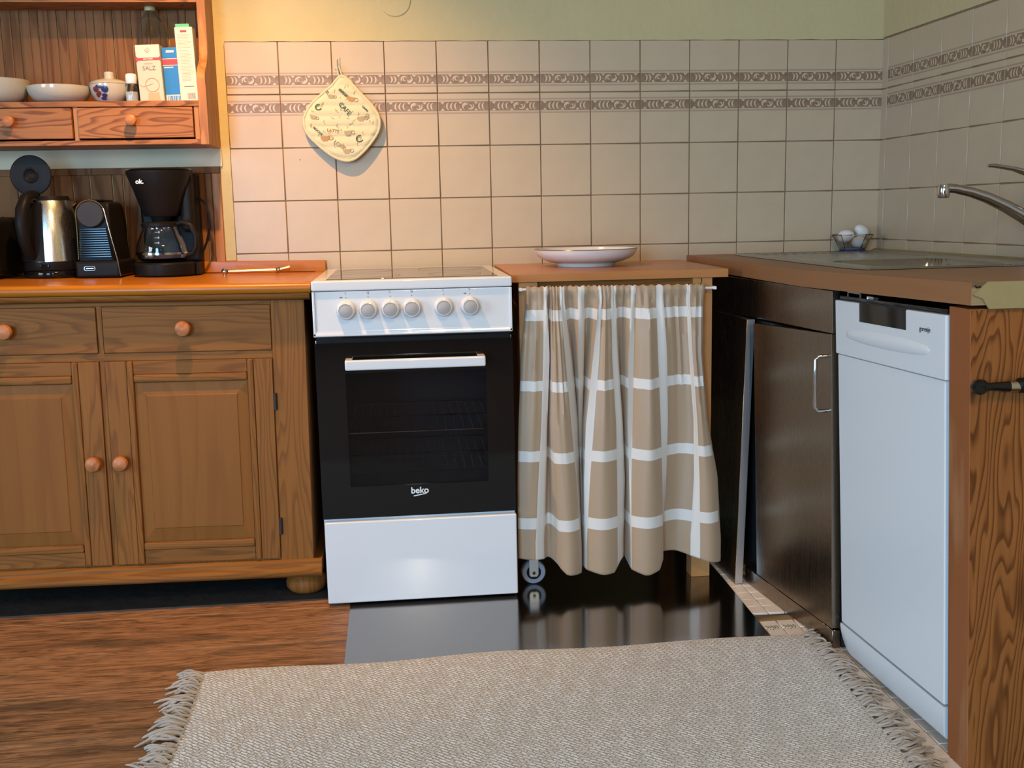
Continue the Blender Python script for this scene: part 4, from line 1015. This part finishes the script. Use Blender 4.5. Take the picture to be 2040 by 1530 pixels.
# rod + curtain
t = thing('curtain_rod', 'thin white curtain rod across the front of the side table', 'curtain rod', (1.03, -0.568, 0.786))
b = B(); b.tube([(0.776, -0.568, 0.7915), (1.284, -0.568, 0.7825)], 0.0035, 10); obj('rod', T(t, b), 'rodwhite', t)
for xx, zz in ((0.776, 0.7915), (1.278, 0.7826)):
    b = B(); b.box(xx, -0.572, zz - 0.004, xx + 0.008, -0.5485, zz + 0.004); obj('rod_clip', T(t, b), 'rodwhite', t, bevel=0.001)
t = bpy.data.objects.new('dummy', None); bpy.data.objects.remove(t)
CK = [('b', [0.7922, 0.7765, 0.7663, 0.7607, 0.7595]), ('w', [0.8356, 0.8318, 0.8241, 0.8136, 0.8039]), ('b', [0.8458, 0.8489, 0.841, 0.8353, 0.8285]),
      ('b', [0.8548, 0.8528, 0.8501, 0.8557, 0.8663]), ('w', [0.8772, 0.8864, 0.8994, 0.9124, 0.9224]), ('b', [0.8881, 0.9053, 0.9233, 0.9243, 0.9291]),
      ('w', [0.9228, 0.9213, 0.9233, 0.9296, 0.9314]), ('b', [0.9404, 0.9391, 0.9361, 0.931, 0.9327]), ('w', [0.974, 0.9577, 0.9374, 0.9323, 0.9331]),
      ('b', [0.9828, 0.9741, 0.9575, 0.9461, 0.9366]), ('w', [1.0089, 1.0082, 1.0173, 1.0187, 1.0182]), ('b', [1.0202, 1.0256, 1.0367, 1.0427, 1.0394]),
      ('w', [1.0596, 1.0504, 1.0472, 1.0508, 1.054]), ('b', [1.0717, 1.0662, 1.0613, 1.0557, 1.0545]), ('w', [1.1239, 1.1276, 1.1336, 1.1373, 1.139]),
      ('b', [1.1422, 1.1518, 1.155, 1.1515, 1.1417]), ('w', [1.2045, 1.2119, 1.2247, 1.2258, 1.2163]), ('b', [1.2118, 1.2167, 1.2294, 1.2367, 1.2396]), ('e', [1.2513, 1.2465, 1.261, 1.2884, 1.2987])]
# fold depth towards the room at each key line (top, middle, bottom) in metres
KD = [(0, 0, 0), (.006, .006, .006), (.004, .0, -.004), (.010, .018, .020), (.012, .016, .014), (.006, -.004, -.006), (.010, .004, -.002), (.002, -.010, -.010),
      (.012, .014, .004), (.008, .016, .012), (.004, .010, .016), (.000, .004, -.002), (.006, .012, .010), (.000, .008, .018), (.006, .012, .018), (.008, .006, .002),
      (-.002, .002, .008), (.008, .014, .014), (.002, .006, .008)]
MID = [(.004, .008, .004), 0, (-.014, -.018, -.016), (.012, .024, .026), 0, (-.012, -.016, -.018), 0, (-.012, -.022, -.016), 0, (.010, .022, .026), 0, (-.012, -.018, -.022), 0, (.014, .026, .030), 0, (.000, -.004, -.006), 0, (.006, .018, .020)]
ZK = [0.7572, 0.6205, 0.444, 0.2926, 0.117]     # heights of the measured rows
HEM = [(0.759, 0.091), (0.804, 0.088), (0.836, 0.082), (0.862, 0.074), (0.882, 0.055), (0.929, 0.052), (0.933, 0.059), (0.976, 0.051), (1.012, 0.052), (1.02, 0.069), (1.043, 0.082), (1.054, 0.056), (1.091, 0.044), (1.134, 0.056), (1.141, 0.09), (1.179, 0.087), (1.216, 0.079), (1.255, 0.068), (1.299, 0.059)]
def lin(tb, x):
    if x <= tb[0][0]: return tb[0][1]
    for (a, p), (c_, q) in zip(tb, tb[1:]):
        if x <= c_: return p + (q - p) * (x - a) / (c_ - a + 1e-9)
    return tb[-1][1]
def atz(vals, z):
    if z >= ZK[0]: return vals[0]
    for i in range(4):
        if z >= ZK[i + 1]:
            u = (ZK[i] - z) / (ZK[i] - ZK[i + 1]); return vals[i] + (vals[i + 1] - vals[i]) * u
    return vals[-1]
def d3(d, z):
    return 1.45 * lin([(0.10, d[2]), (0.45, d[1]), (0.76, d[0])], z)
cols = []    # (function z -> x, function z -> depth, segment is white)
for i in range(len(CK) - 1):
    k, v0 = CK[i]; v1 = CK[i + 1][1]; nn = 3 if k == 'w' else 8
    for j in range(nn):
        cols.append((i, j / nn, k == 'w'))
cols.append((len(CK) - 2, 1.0, False))
bands = [(0.7124, 0.7393), (0.535, 0.5611), (0.3511, 0.3791), (0.1714, 0.2014)]
zr = [0.7965, 0.794, 0.790, 0.786, 0.780, 0.770, 0.757, 0.748]
edges_ = [0.7393, 0.7124, 0.5611, 0.535, 0.3791, 0.3511, 0.2014, 0.1714, 0.095, 0.045]
for a, c_ in zip(edges_, edges_[1:]):
    nn = 3 if a - c_ < 0.04 else 9
    for j in range(nn): zr.append(a + (c_ - a) * j / nn)
zr.append(0.045)
b = B(); nc = len(cols); vs = []
for z in zr:
    for ci, (i, f_, wh) in enumerate(cols):
        x = atz(CK[i][1], z) * (1 - f_) + atz(CK[i + 1][1], z) * f_
        d = d3(KD[i], z) * (1 - f_) + d3(KD[i + 1], z) * f_
        if MID[i]:
            s_ = math.sin(PI * f_); dm = d3(MID[i], z); base = (d3(KD[i], z) + d3(KD[i + 1], z)) / 2
            d += (dm - base) * s_
            fine_ = max(0, min(1, (z - 0.25) / 0.35))
            d += (0.0042 if f_ > 0.02 else 0) * fine_ * math.sin(f_ * PI * (4 if i % 4 < 2 else 6) + i) * s_ ** 0.5
        tt_ = max(0, min(1, (z - 0.66) / 0.13))
        d = d * (1 - 0.55 * tt_) + 0.0035 * tt_ * math.sin(ci * 2.1) + 0.0025 * tt_ * math.sin(ci * 0.83 + z * 60)
        if z > 0.776: d = d * 0.4 + (0.0045 if 0.778 < z < 0.793 else 0.001)
        h = lin(HEM, x)
        zz = z
        if z < 0.1714: zz = h + (z - 0.045) * (0.1714 - h) / (0.1714 - 0.045)
        zz += -0.12 * d + (0.002 * math.sin(ci * 1.9) if z > 0.79 else 0)
        zz -= 0.012 * (x - 1.03) * tt_
        vs.append((x + 0.02 * d, -0.579 - d, zz))
fs = []; mi = []
for r in range(len(zr) - 1):
    zm = (zr[r] + zr[r + 1]) / 2; band = any(a < zm < c_ for a, c_ in bands)
    for c_ in range(nc - 1):
        fs.append((r * nc + c_, r * nc + c_ + 1, (r + 1) * nc + c_ + 1, (r + 1) * nc + c_)); mi.append(1 if (band or cols[c_][2]) else 0)
b.v = vs; b.f = fs; b.mi = mi
cu = obj('curtain', b, ['beige', 'band'], origin=(1.03, -0.568, 0.79), smooth=60)
md = cu.modifiers.new('thickness', 'SOLIDIFY'); md.thickness = 0.0009
tag(cu, 'gathered beige curtain with white checked bands hanging under the side table top', 'curtain')

# plate on the table
t = thing('serving_dish', 'wide shallow pale dish with a brown rim on the side table', 'dish', (1.008, -0.225, 0.8302))
pr = [(0, 0.004), (0.074, 0.003), (0.077, 0), (0.081, 0.0), (0.084, 0.008), (0.104, 0.0125), (0.122, 0.019), (0.136, 0.028), (0.1435, 0.038), (0.1465, 0.0475), (0.1455, 0.049), (0.1415, 0.047), (0.138, 0.038), (0.130, 0.029), (0.114, 0.0215), (0.095, 0.018), (0.06, 0.017), (0, 0.018)]
b = B(); b.lathe(pr, (0, 0, 0), 'Z', 64); obj('dish_body', b, 'ceramic2', t)
b = B(); b.lathe([(0.1458, 0.0470), (0.1470, 0.0478), (0.1462, 0.0494), (0.1448, 0.0492)], (0, 0, 0), 'Z', 64, cap=False); obj('rim_line', b, 'brownrim', t)

# ================================================================== CORNER UNIT ON THE RIGHT
def wz(y):    # the corner worktop climbs a little towards the room
    return 0.8435 + max(0, -y - 0.92) * 0.0205
def wx(y): return 1.362 + lin([(0, 0.0), (0.5, .005), (.76, .008), (.98, .014), (1.37, .026), (1.6, .031)], -y)
t = thing('corner_worktop', 'brown veneered worktop in the right corner with a damaged front end', 'worktop', (1.7, -0.8, 0.81))
SX0, SX1, SY0, SY1 = 1.510, 1.905, -0.985, -0.13      # sink cut-out
ys = [-0.003, SY0 * 0 + -0.13, -0.3, -0.5, -0.76, -0.92, SY0, -1.2, -1.37, -1.603]
ys = [-0.003, -0.13, -0.3, -0.5, -0.76, -0.92, -0.985, -1.2, -1.37, -1.603]
def xr(y): return 1.974 + 0.0287 * -y - 0.007
b = B(); cx4 = lambda y: [wx(y), SX0, SX1, xr(y)]
vs = []
for y in ys:
    for x in cx4(y): vs += [(x, y, wz(y)), (x, y, wz(y) - 0.037)]
fs = []; mi2 = []
for r in range(len(ys) - 1):
    for c_ in range(3):
        hole = c_ == 1 and ys[r] <= -0.13 + 1e-6 and ys[r + 1] >= -0.985 - 1e-6
        a = (r * 4 + c_) * 2; a2 = (r * 4 + c_ + 1) * 2; d_ = ((r + 1) * 4 + c_) * 2; d2 = ((r + 1) * 4 + c_ + 1) * 2
        if not hole:
            fs += [(a, a2, d2, d_), (a + 1, d_ + 1, d2 + 1, a2 + 1)]; mi2 += [0, 0]
        else:
            if c_ == 1:
                fs += [(a, d_, d_ + 1, a + 1), (a2, a2 + 1, d2 + 1, d2)]; mi2 += [1, 1]
    a = (r * 4) * 2; d_ = ((r + 1) * 4) * 2; fs.append((a, a + 1, d_ + 1, d_)); mi2.append(1)
    a = (r * 4 + 3) * 2; d_ = ((r + 1) * 4 + 3) * 2; fs.append((a, d_, d_ + 1, a + 1)); mi2.append(0)
for c_ in range(3):
    a = c_ * 2; fs.append((a, a + 2, a + 3, a + 1)); mi2.append(0)
    a = ((len(ys) - 1) * 4 + c_) * 2; fs.append((a, a + 1, a + 3, a + 2)); mi2.append(2)
b.v = vs; b.f = fs; b.mi = mi2
wt = o_('worktop_board', b, ['work', 'work_edge', 'core'])
b = B(); b.prism([(1.3945, 0.838), (1.4185, 0.8585), (2.005, 0.8585), (2.005, 0.8135), (1.4225, 0.8145), (1.410, 0.832)], 'Y', -1.6065, -1.6035)
o_('edge_band', b, 'olive')
b = B(); b.tube([(1.398, -1.604, 0.852), (1.402, -1.604, 0.849), (1.406, -1.604, 0.851), (1.409, -1.604, 0.847)], 0.0012, 5); o_('bark_mark', b, 'black')
b = B(); b.add([rw(0.0, 0.8440, 0.0075), rw(0.92, 0.8440, 0.0075), rw(0.92, 0.8440, 0.022), rw(0.0, 0.8440, 0.022), rw(0.0, 0.8505, 0.0075), rw(0.92, 0.8505, 0.0075), rw(0.92, 0.8505, 0.010), rw(0.0, 0.8505, 0.010)],
               [(0, 1, 2, 3), (4, 5, 6, 7), (0, 1, 5, 4), (1, 2, 6, 5), (2, 3, 7, 6), (3, 0, 4, 7)])
o_('wall_seal', b, 'olive')

# sink
t = thing('inset_sink', 'stainless steel inset sink with a drainer set in the corner worktop', 'sink', (1.7, -0.55, 0.8435))
def sgrid(b, x0, x1, y0, y1, zf, nx, ny):
    vs = [(x0 + (x1 - x0) * i / nx, y0 + (y1 - y0) * j / ny, zf(x0 + (x1 - x0) * i / nx, y0 + (y1 - y0) * j / ny)) for j in range(ny + 1) for i in range(nx + 1)]
    b.add(vs, [(j * (nx + 1) + i, j * (nx + 1) + i + 1, (j + 1) * (nx + 1) + i + 1, (j + 1) * (nx + 1) + i) for j in range(ny) for i in range(nx)])
def zsink(x, y):
    z = wz(y) + 0.0035
    ex = min(x - 1.482, 1.932 - x, y + 1.030, -0.100 - y)
    z += 0.003 * max(0, 1 - abs(ex - 0.008) / 0.008) if ex > 0 else 0
    if ex < 0.001: z = wz(y) + 0.0012
    # drainer grooves
    if -0.50 < y < -0.16 and 1.53 < x < 1.89: z -= 0.0012 + 0.002 * (0.5 + 0.5 * math.cos((x - 1.53) * 2 * PI / 0.03))
    # basin
    dx = abs(x - 1.71) - 0.150; dy = abs(y + 0.775) - 0.165
    r_ = math.hypot(max(dx + 0.05, 0), max(dy + 0.05, 0)) - 0.05
    if r_ < 0: z -= 0.13 * min(1, (-r_ / 0.035)) ** 0.7
    elif r_ < 0.012: z -= 0.002 * (1 - r_ / 0.012)
    return z
b = B(); sgrid(b, 1.480, 1.934, -1.032, -0.098, zsink, 90, 150)
sk = o_('sink_top', b, 'sinksteel', smooth=70)
b = B(); b.lathe([(0, 0.0), (0.028, 0.001), (0.032, 0.004), (0.034, 0.002)], (1.71, -0.775, 0.716), 'Z', 28); o_('drain', b, 'chrome')
# faucet
t = thing('mixer_tap', 'chrome mixer tap with a long curved spout at the right frame edge', 'faucet', (1.924, -0.87, 0.8495))
b = B(); b.lathe([(0, 0), (0.029, 0), (0.029, 0.005), (0.021, 0.010), (0.0205, 0.135), (0.022, 0.14), (0.0225, 0.172), (0.018, 0.184), (0, 0.186)], (0.036, 0, 0), 'Z', 32); obj('tap_body', b, 'chrome', t)
sp = [(0.030, 0, 0.085), (0.0, 0, 0.103), (-0.045, 0, 0.127), (-0.09, 0, 0.147), (-0.13, 0, 0.160), (-0.170, 0, 0.1685), (-0.190, 0, 0.1700)]
b = B(); b.tube(sp, [0.018, 0.017, 0.0155, 0.014, 0.0125, 0.0115, 0.0112], 16, flat=(1, 1, 0.92)); obj('spout', b, 'chrome', t)
b = B(); b.lathe([(0.0, -0.018), (0.0118, -0.017), (0.0135, -0.013), (0.0135, 0.009), (0.0118, 0.0135), (0.0, 0.014)], (-0.196, 0, 0.1645), 'Z', 24); obj('aerator', b, 'chrome', t)
b = B(); b.tube([(0.036, 0, 0.183), (0.010, 0, 0.2000), (-0.03, 0, 0.2110), (-0.075, 0, 0.2185), (-0.093, 0, 0.2190)], [0.017, 0.0095, 0.0062, 0.0055, 0.0045], 12, flat=(1, 1.3, 0.9)); obj('lever', b, 'chrome', t)

# glass dish with eggs
t = thing('glass_dish', 'small faceted glass dish behind the sink in the corner', 'dish', (1.868, -0.062, 0.8442))
pr = [(0, 0.0), (0.037, 0.0), (0.039, 0.004), (0.046, 0.020), (0.055, 0.038), (0.0635, 0.050), (0.0635, 0.053), (0.061, 0.053), (0.052, 0.040), (0.043, 0.022), (0.036, 0.007), (0, 0.006)]
b = B(); b.lathe(pr, (0, 0, 0), 'Z', 10); obj('glass_bowl', b, 'glass', t, smooth=20)
b = B(); b.lathe([(0, 0.0062), (0.034, 0.0064), (0.036, 0.012), (0, 0.013)], (0, 0, 0), 'Z', 20); obj('blue_label', b, 'bluish', t)
b = B(); b.lathe([(0.018 * math.sin(a) , 0.0235 - 0.0235 * math.cos(a)) for a in [i * PI / 12 for i in range(13)]], (0, 0, -0.0235), 'Z', 20)
for (dx, dy, dz, rx, ry, lb) in ((-0.019, 0.002, 0.048, 0.3, 1.35, 'pale egg on the left, resting in the small glass dish'), (0.034, 0.010, 0.062, 0.25, -1.0, 'pale egg on the right, highest in the small glass dish'), (0.016, -0.016, 0.030, 1.3, 0.4, 'pale egg lowest at the front of the small glass dish')):
    b = B(); b.lathe([(0.0190 * math.sin(a) * (1 + 0.12 * math.cos(a)), -0.0255 * math.cos(a)) for a in [i * PI / 14 for i in range(15)]], (0, 0, 0), 'Z', 24)
    e = obj('egg', b, 'eggshell'); e.location = (1.868 + dx, -0.062 + dy, 0.8442 + dz); e.rotation_euler = (rx, ry, 0)
    tag(e, lb, 'egg', 'eggs in the glass dish')

# ---- steel cabinet (front leans and runs out slightly)
def fx(y, z): return 1.415 - 0.03 * z + 0.113 * (max(-y, 0.60) - 1.06)       # cabinet front plane
t = thing('steel_cabinet', 'dark brushed stainless steel sink cabinet beside the dishwasher', 'cabinet', (1.5, -0.6, 0))
def slab(y0, y1, z0, z1, off, th):
    v = []
    for d_ in (off, off + th):
        for y, z in ((y0, z0), (y1, z0), (y1, z1), (y0, z1)): v.append((fx(y, z) + d_, y, z))
    b = B(); b.add(v, [(0, 1, 2, 3), (7, 6, 5, 4), (0, 4, 5, 1), (1, 5, 6, 2), (2, 6, 7, 3), (3, 7, 4, 0)]); return b
def slab2(y0, y1, za0, za1, zb0, zb1, off, th):
    v = []
    for d_ in (off, off + th):
        for y, z in ((y0, za0), (y1, zb0), (y1, zb1), (y0, za1)): v.append((fx(y, z) + d_, y, z))
    b = B(); b.add(v, [(0, 1, 2, 3), (7, 6, 5, 4), (0, 4, 5, 1), (1, 5, 6, 2), (2, 6, 7, 3), (3, 7, 4, 0)]); return b
b = slab(-0.06, -1.052, 0.002, 0.698, 0.022, 0.35); o_('carcass', b, 'darkgrey')
b = slab2(-0.10, -1.056, 0.700, 0.8005, 0.7145, 0.8055, 0.0, 0.018); o_('top_rail', b, 'steel', bevel=0.001)
b = slab2(-0.672, -1.052, 0.047, 0.699, 0.047, 0.7125, 0.000, 0.020); rd = o_('door', b, 'steel', bevel=0.0012); rd['label'] = 'closed steel door with a bow handle'
b = slab(-0.60, -1.054, 0.002, 0.0435, 0.001, 0.018); o_('plinth', b, 'steel', bevel=0.0008, seg=1)
hx = fx(-1.04, 0.6)
b = B(); b.tube([(hx + 0.002, -1.030, 0.663), (hx - 0.020, -1.030, 0.663), (hx - 0.027, -1.030, 0.656), (hx - 0.026, -1.030, 0.549), (hx - 0.019, -1.030, 0.542), (hx + 0.005, -1.030, 0.542)], 0.0042, 10)
obj('bow_handle', T(t, b), 'chrome', rd)
# left door stands off the carcass, its pale edge towards the camera
v = []
for z, xx in ((0.0025, 1.329), (0.704, 1.3515)):
    for x_, y in ((xx, -0.62), (xx + 0.021, -0.62), (xx - 0.012 + 0.021, -0.11), (xx - 0.012, -0.11)): v.append((x_, y, z))
b = B(); b.add(v, [(0, 1, 2, 3), (4, 5, 6, 7), (0, 1, 5, 4), (1, 2, 6, 5), (2, 3, 7, 6), (3, 0, 4, 7)])
b.mi = [1 if i == 2 else 0 for i in range(6)]
ld = o_('door', b, ['steel', 'steel_l'], bevel=0.0008, seg=1); ld['label'] = 'ajar steel door showing its pale brushed edge'

# ---- dishwasher
t = thing('dishwasher', 'slim white dishwasher under the corner worktop', 'dishwasher', (1.7, -1.3, 0))
DL, DR = -1.066, -1.526
def dw(u, z, d=0.0):
    """u 0..1 left to right on the front, d = how far it stands proud"""
    zz = z + u * (0.010 + 0.010 * (1 - z / 0.79))
    return (1.43 - 0.04375 * zz - d, DL + (DR - DL) * u, zz)
def dslab(u0, u1, z0, z1, d0, d1, name, m_, parent=None, bevel=0.0015, seg=2):
    v = [dw(u, z, d) for d in (d1, d0) for u, z in ((u0, z0), (u1, z0), (u1, z1), (u0, z1))]
    b = B(); b.add(v, [(0, 1, 2, 3), (7, 6, 5, 4), (0, 4, 5, 1), (1, 5, 6, 2), (2, 6, 7, 3), (3, 7, 4, 0)])
    return obj(name, T(t, b), m_, parent or t, bevel=bevel, seg=seg)
b = B(); b.box(1.456, DR + 0.004, 0.012, 1.95, DL - 0.004, 0.792); o_('tub_housing', b, 'black')
dslab(0.0, 1.0, 0.6735, 0.788, -0.02, 0.003, 'control_fascia', 'dwwhite', bevel=0.003)
fas = [o for o in t.children if o.name.startswith('control_fascia')][0]
dslab(0.262, 0.692, 0.750, 0.7885, 0.0, 0.0036, 'display_window', 'blackgloss', fas, bevel=0.0003, seg=1)
# lens-shaped grip recess drawn as a shallow scooped shell
b = B(); vs = []; NU, NV = 40, 10
for i in range(NU + 1):
    u = 0.115 + 0.775 * i / NU; s_ = math.sin(PI * min(1, max(0, (i / NU)))) ** 0.28
    zc_ = 0.7205; hh = 0.0155 * s_
    for j in range(NV + 1):
        q = -1 + 2 * j / NV; prof_ = 0.0045 * max(0, (1 - q * q)) ** 0.7 * (1.0 if q < 0.1 else 1 - (q - .1) * 0.9) * s_
        vs.append(dw(u, zc_ + hh * q, 0.0028 + prof_))
b.add(vs, [(i * (NV + 1) + j, i * (NV + 1) + j + 1, (i + 1) * (NV + 1) + j + 1, (i + 1) * (NV + 1) + j) for i in range(NU) for j in range(NV)])
obj('grip_handle', T(t, b), 'dwwhite', fas, smooth=60)
dslab(0.008, 0.985, 0.0705, 0.6725, -0.02, 0.0, 'door_panel', 'dwwhite', bevel=0.003)
b = B(); vs = []       # kick panel with its rolled lower edge
def kick(u):
    zl = 0.004 + (0.045 * (1 - u / 0.09) ** 2 if u < 0.09 else 0)
    return [(0.0665, 0.0), (0.0665 - (0.0665 - zl) * 0.3, 0.001), (0.0665 - (0.0665 - zl) * 0.85, 0.0), (zl, -0.005)]
us = (0.0, 0.01, 0.025, 0.045, 0.07, 0.09, 0.5, 0.985)
for u in us:
    for z, d in kick(u): vs.append(dw(u, z, d))
    for z, d in kick(u)[::-1]: vs.append(dw(u, z, d - 0.012))
n = 8
fs = [(i * n + j, i * n + (j + 1) % n, (i + 1) * n + (j + 1) % n, (i + 1) * n + j) for i in range(len(us) - 1) for j in range(n)] + [tuple(range(n)), tuple((len(us) - 1) * n + j for j in range(n))]
b.add(vs, fs); obj('kick_panel', T(t, b), 'dwwhite', t)
# things in the gap above the fascia
dslab(0.02, 0.99, 0.790, 0.797, -0.10, -0.004, 'top_seal', 'blackgloss', bevel=0.001)
for u0, u1, z1, m_ in ((0.07, 0.20, 0.806, 'zinc'), (0.27, 0.33, 0.803, 'zinc')):
    b = B(); p0 = dw(u0, 0.79, -0.012); p1 = dw(u1, 0.79, -0.012)
    b.tube([(p0[0], p0[1], p0[2]), (p0[0], p0[1], z1), (p1[0], p1[1], z1), (p1[0], p1[1], p1[2])], 0.0018, 6)
    if u0 > 0.2: b.box(p0[0], p1[1], p0[2], p0[0] + 0.01, p0[1], z1)
    o_('fixing_bracket', b, m_)
# lettering on the fascia
Mr = Matrix.Translation((-t.location.x, -t.location.y, -t.location.z))
p = Vector(dw(0.846, 0.7575, 0.0034))
ML = Matrix(((0.0, -0.04375, -1.0, p.x), (-1.0, 0.0, 0.0, p.y), (0.022, 1.0, -0.04375, p.z), (0, 0, 0, 1)))
text('lettering', 'gorenje', 0.0130, 'black', fas, Mr @ ML, 0.0002, xs=1.0)

# ---- end panel with its lever
t = thing('cabinet_end_panel', 'thick wooden end post right of the dishwasher with bold grain on its front', 'panel', (1.7, -1.565, 0))
def px_(z): return 1.4305 - 0.04375 * z
b = B(); v = []
for z in (0.0, 0.814):
    for x_, y in ((px_(z), -1.598), (2.01, -1.598), (2.01, -1.531), (px_(z), -1.531)): v.append((x_, y, z))
b.add(v, [(0, 3, 2, 1), (4, 5, 6, 7), (0, 1, 5, 4), (1, 2, 6, 5), (2, 3, 7, 6), (3, 0, 4, 7)]); b.mi = [0, 0, 1, 0, 0, 0]
o_('end_post', b, ['stile', 'grainy'], bevel=0.002, seg=2)
t = thing('black_lever', 'black lever with a bright metal collar on the grainy end panel', 'handle', (1.47, -1.612, 0.689))
b = B(); b.lathe([(0, -0.003), (0.009, -0.003), (0.0125, 0.002), (0.0125, 0.008), (0.009, 0.012), (0.004, 0.0125), (0.0, 0.0115)], (-0.063, 0.0, 0), 'Y', 28, sx=1.15); obj('round_head', b, 'blackgloss', t)
b = B(); b.tube([(-0.058, -0.006, 0), (-0.047, -0.006, 0), (-0.036, -0.005, 0), (-0.022, -0.005, -0.001), (-0.012, -0.005, -0.001)], [0.0085, 0.0065, 0.0072, 0.0085, 0.0088], 14); obj('neck', b, 'blackgloss', t)
b = B(); b.tube([(-0.013, -0.005, -0.001), (0.004, -0.005, -0.001)], 0.0092, 16); obj('collar', b, 'chrome', t)
b = B(); b.tube([(0.003, -0.005, -0.001), (0.006, -0.005, 0.0), (0.03, -0.005, 0.0), (0.07, -0.004, 0.001), (0.075, 0.006, 0.001), (0.076, 0.013, 0.001)], [0.0105, 0.0125, 0.0125, 0.010, 0.008, 0.008], 16); obj('grip', b, 'black', t)
for sx_ in (-0.063,):
    b = B(); b.lathe([(0.004, 0.0), (0.004, 0.015)], (sx_, 0.0145, 0), 'Y', 10); obj('pin', b, 'black', t)

# ================================================================== RUG
t = thing('woven_rug', 'light beige woven rug with fringed ends in front of the stove', 'rug', (0.7, -1.6, 0))
def rug_pt(u, v):    # u across, v towards the camera
    xl = 0.020 + 0.010 * v + 0.006 * math.sin(v * 9); xr_ = 1.372 - 0.058 * v + 0.003 * math.sin(v * 7)
    y = -0.985 + 0.006 * math.sin(u * 17) * (1 - v) + 0.016 * math.sin(PI * u) * 0.3 - v * 1.25 + 0.006 * u
    return (xl + (xr_ - xl) * u, y)
NU, NV = 80, 60; vs = []
for top_ in (1, 0):
    for j in range(NV + 1):
        for i in range(NU + 1):
            x, y = rug_pt(i / NU, j / NV)
            e = min(i, NU - i, j, NV - j)
            z = (0.0105 if e > 0 else 0.0080) + 0.0012 * math.sin(x * 9 + y * 5) if top_ else 0.0026
            vs.append((x, y, z))
n = NU + 1; off = n * (NV + 1); fs = []
for j in range(NV):
    for i in range(NU):
        a = j * n + i; fs.append((a, a + 1, a + n + 1, a + n)); fs.append((off + a, off + a + n, off + a + n + 1, off + a + 1))
rim_ = [i for i in range(n)] + [j * n + NU for j in range(1, NV + 1)] + [NV * n + i for i in range(NU - 1, -1, -1)] + [j * n for j in range(NV - 1, 0, -1)]
for k in range(len(rim_)):
    a, c_ = rim_[k], rim_[(k + 1) % len(rim_)]; fs.append((a, off + a, off + c_, c_))
b = B(); b.add(vs, fs); o_('rug_body', b, 'rug', smooth=60)
for side_ in (0, 1):
    b = B(); rr = random.Random(11 + side_); y = -0.992
    while y > -2.22:
        v_ = (-y - 0.985) / 1.25
        x0 = rug_pt(side_, min(1, v_))[0]
        dirx = -1 if side_ == 0 else 1
        lng = rr.uniform(0.055, 0.085) if side_ == 0 else rr.uniform(0.050, 0.078)
        swp = rr.uniform(-0.022, 0.034) if side_ == 0 else rr.uniform(-0.018, 0.026)
        # knot
        for s_ in range(rr.randint(6, 8)):
            o1 = rr.uniform(-0.009, 0.009); pts = []; crl = rr.uniform(-0.006, 0.006); ph = rr.uniform(0, 6)
            bend = rr.uniform(-0.010, 0.010); h1 = rr.uniform(0.003, 0.010)
            for q in range(8):
                u = q / 7; sp_ = o1 * (2.3 * u - 0.45) + swp * u * u + bend * math.sin(u * PI * 1.3)
                xx = x0 - dirx * 0.004 + dirx * lng * (0.75 + 30 * abs(o1) * (1 if s_ % 2 else -0.4)) * u * (1 + 0.12 * math.sin(s_))
                if side_: xx = min(xx, 1.4235 if y < -1.08 else fx(y, 0) - 0.006)
                pts.append((xx, y + sp_ + 0.002 * math.sin(u * 9 + s_) + crl * u * math.sin(u * 5 + ph), 0.0062 + h1 * math.sin(u * PI) * (1 if u < 0.9 else .5) + 0.0016 * (s_ % 3) - 0.0030 * u))
            b.tube(pts, [0.0024] * 7 + [0.0012], 5)
        y -= rr.uniform(0.016, 0.026)
    fo = o_('fringe', b, 'yarn'); fo['kind'] = 'stuff'
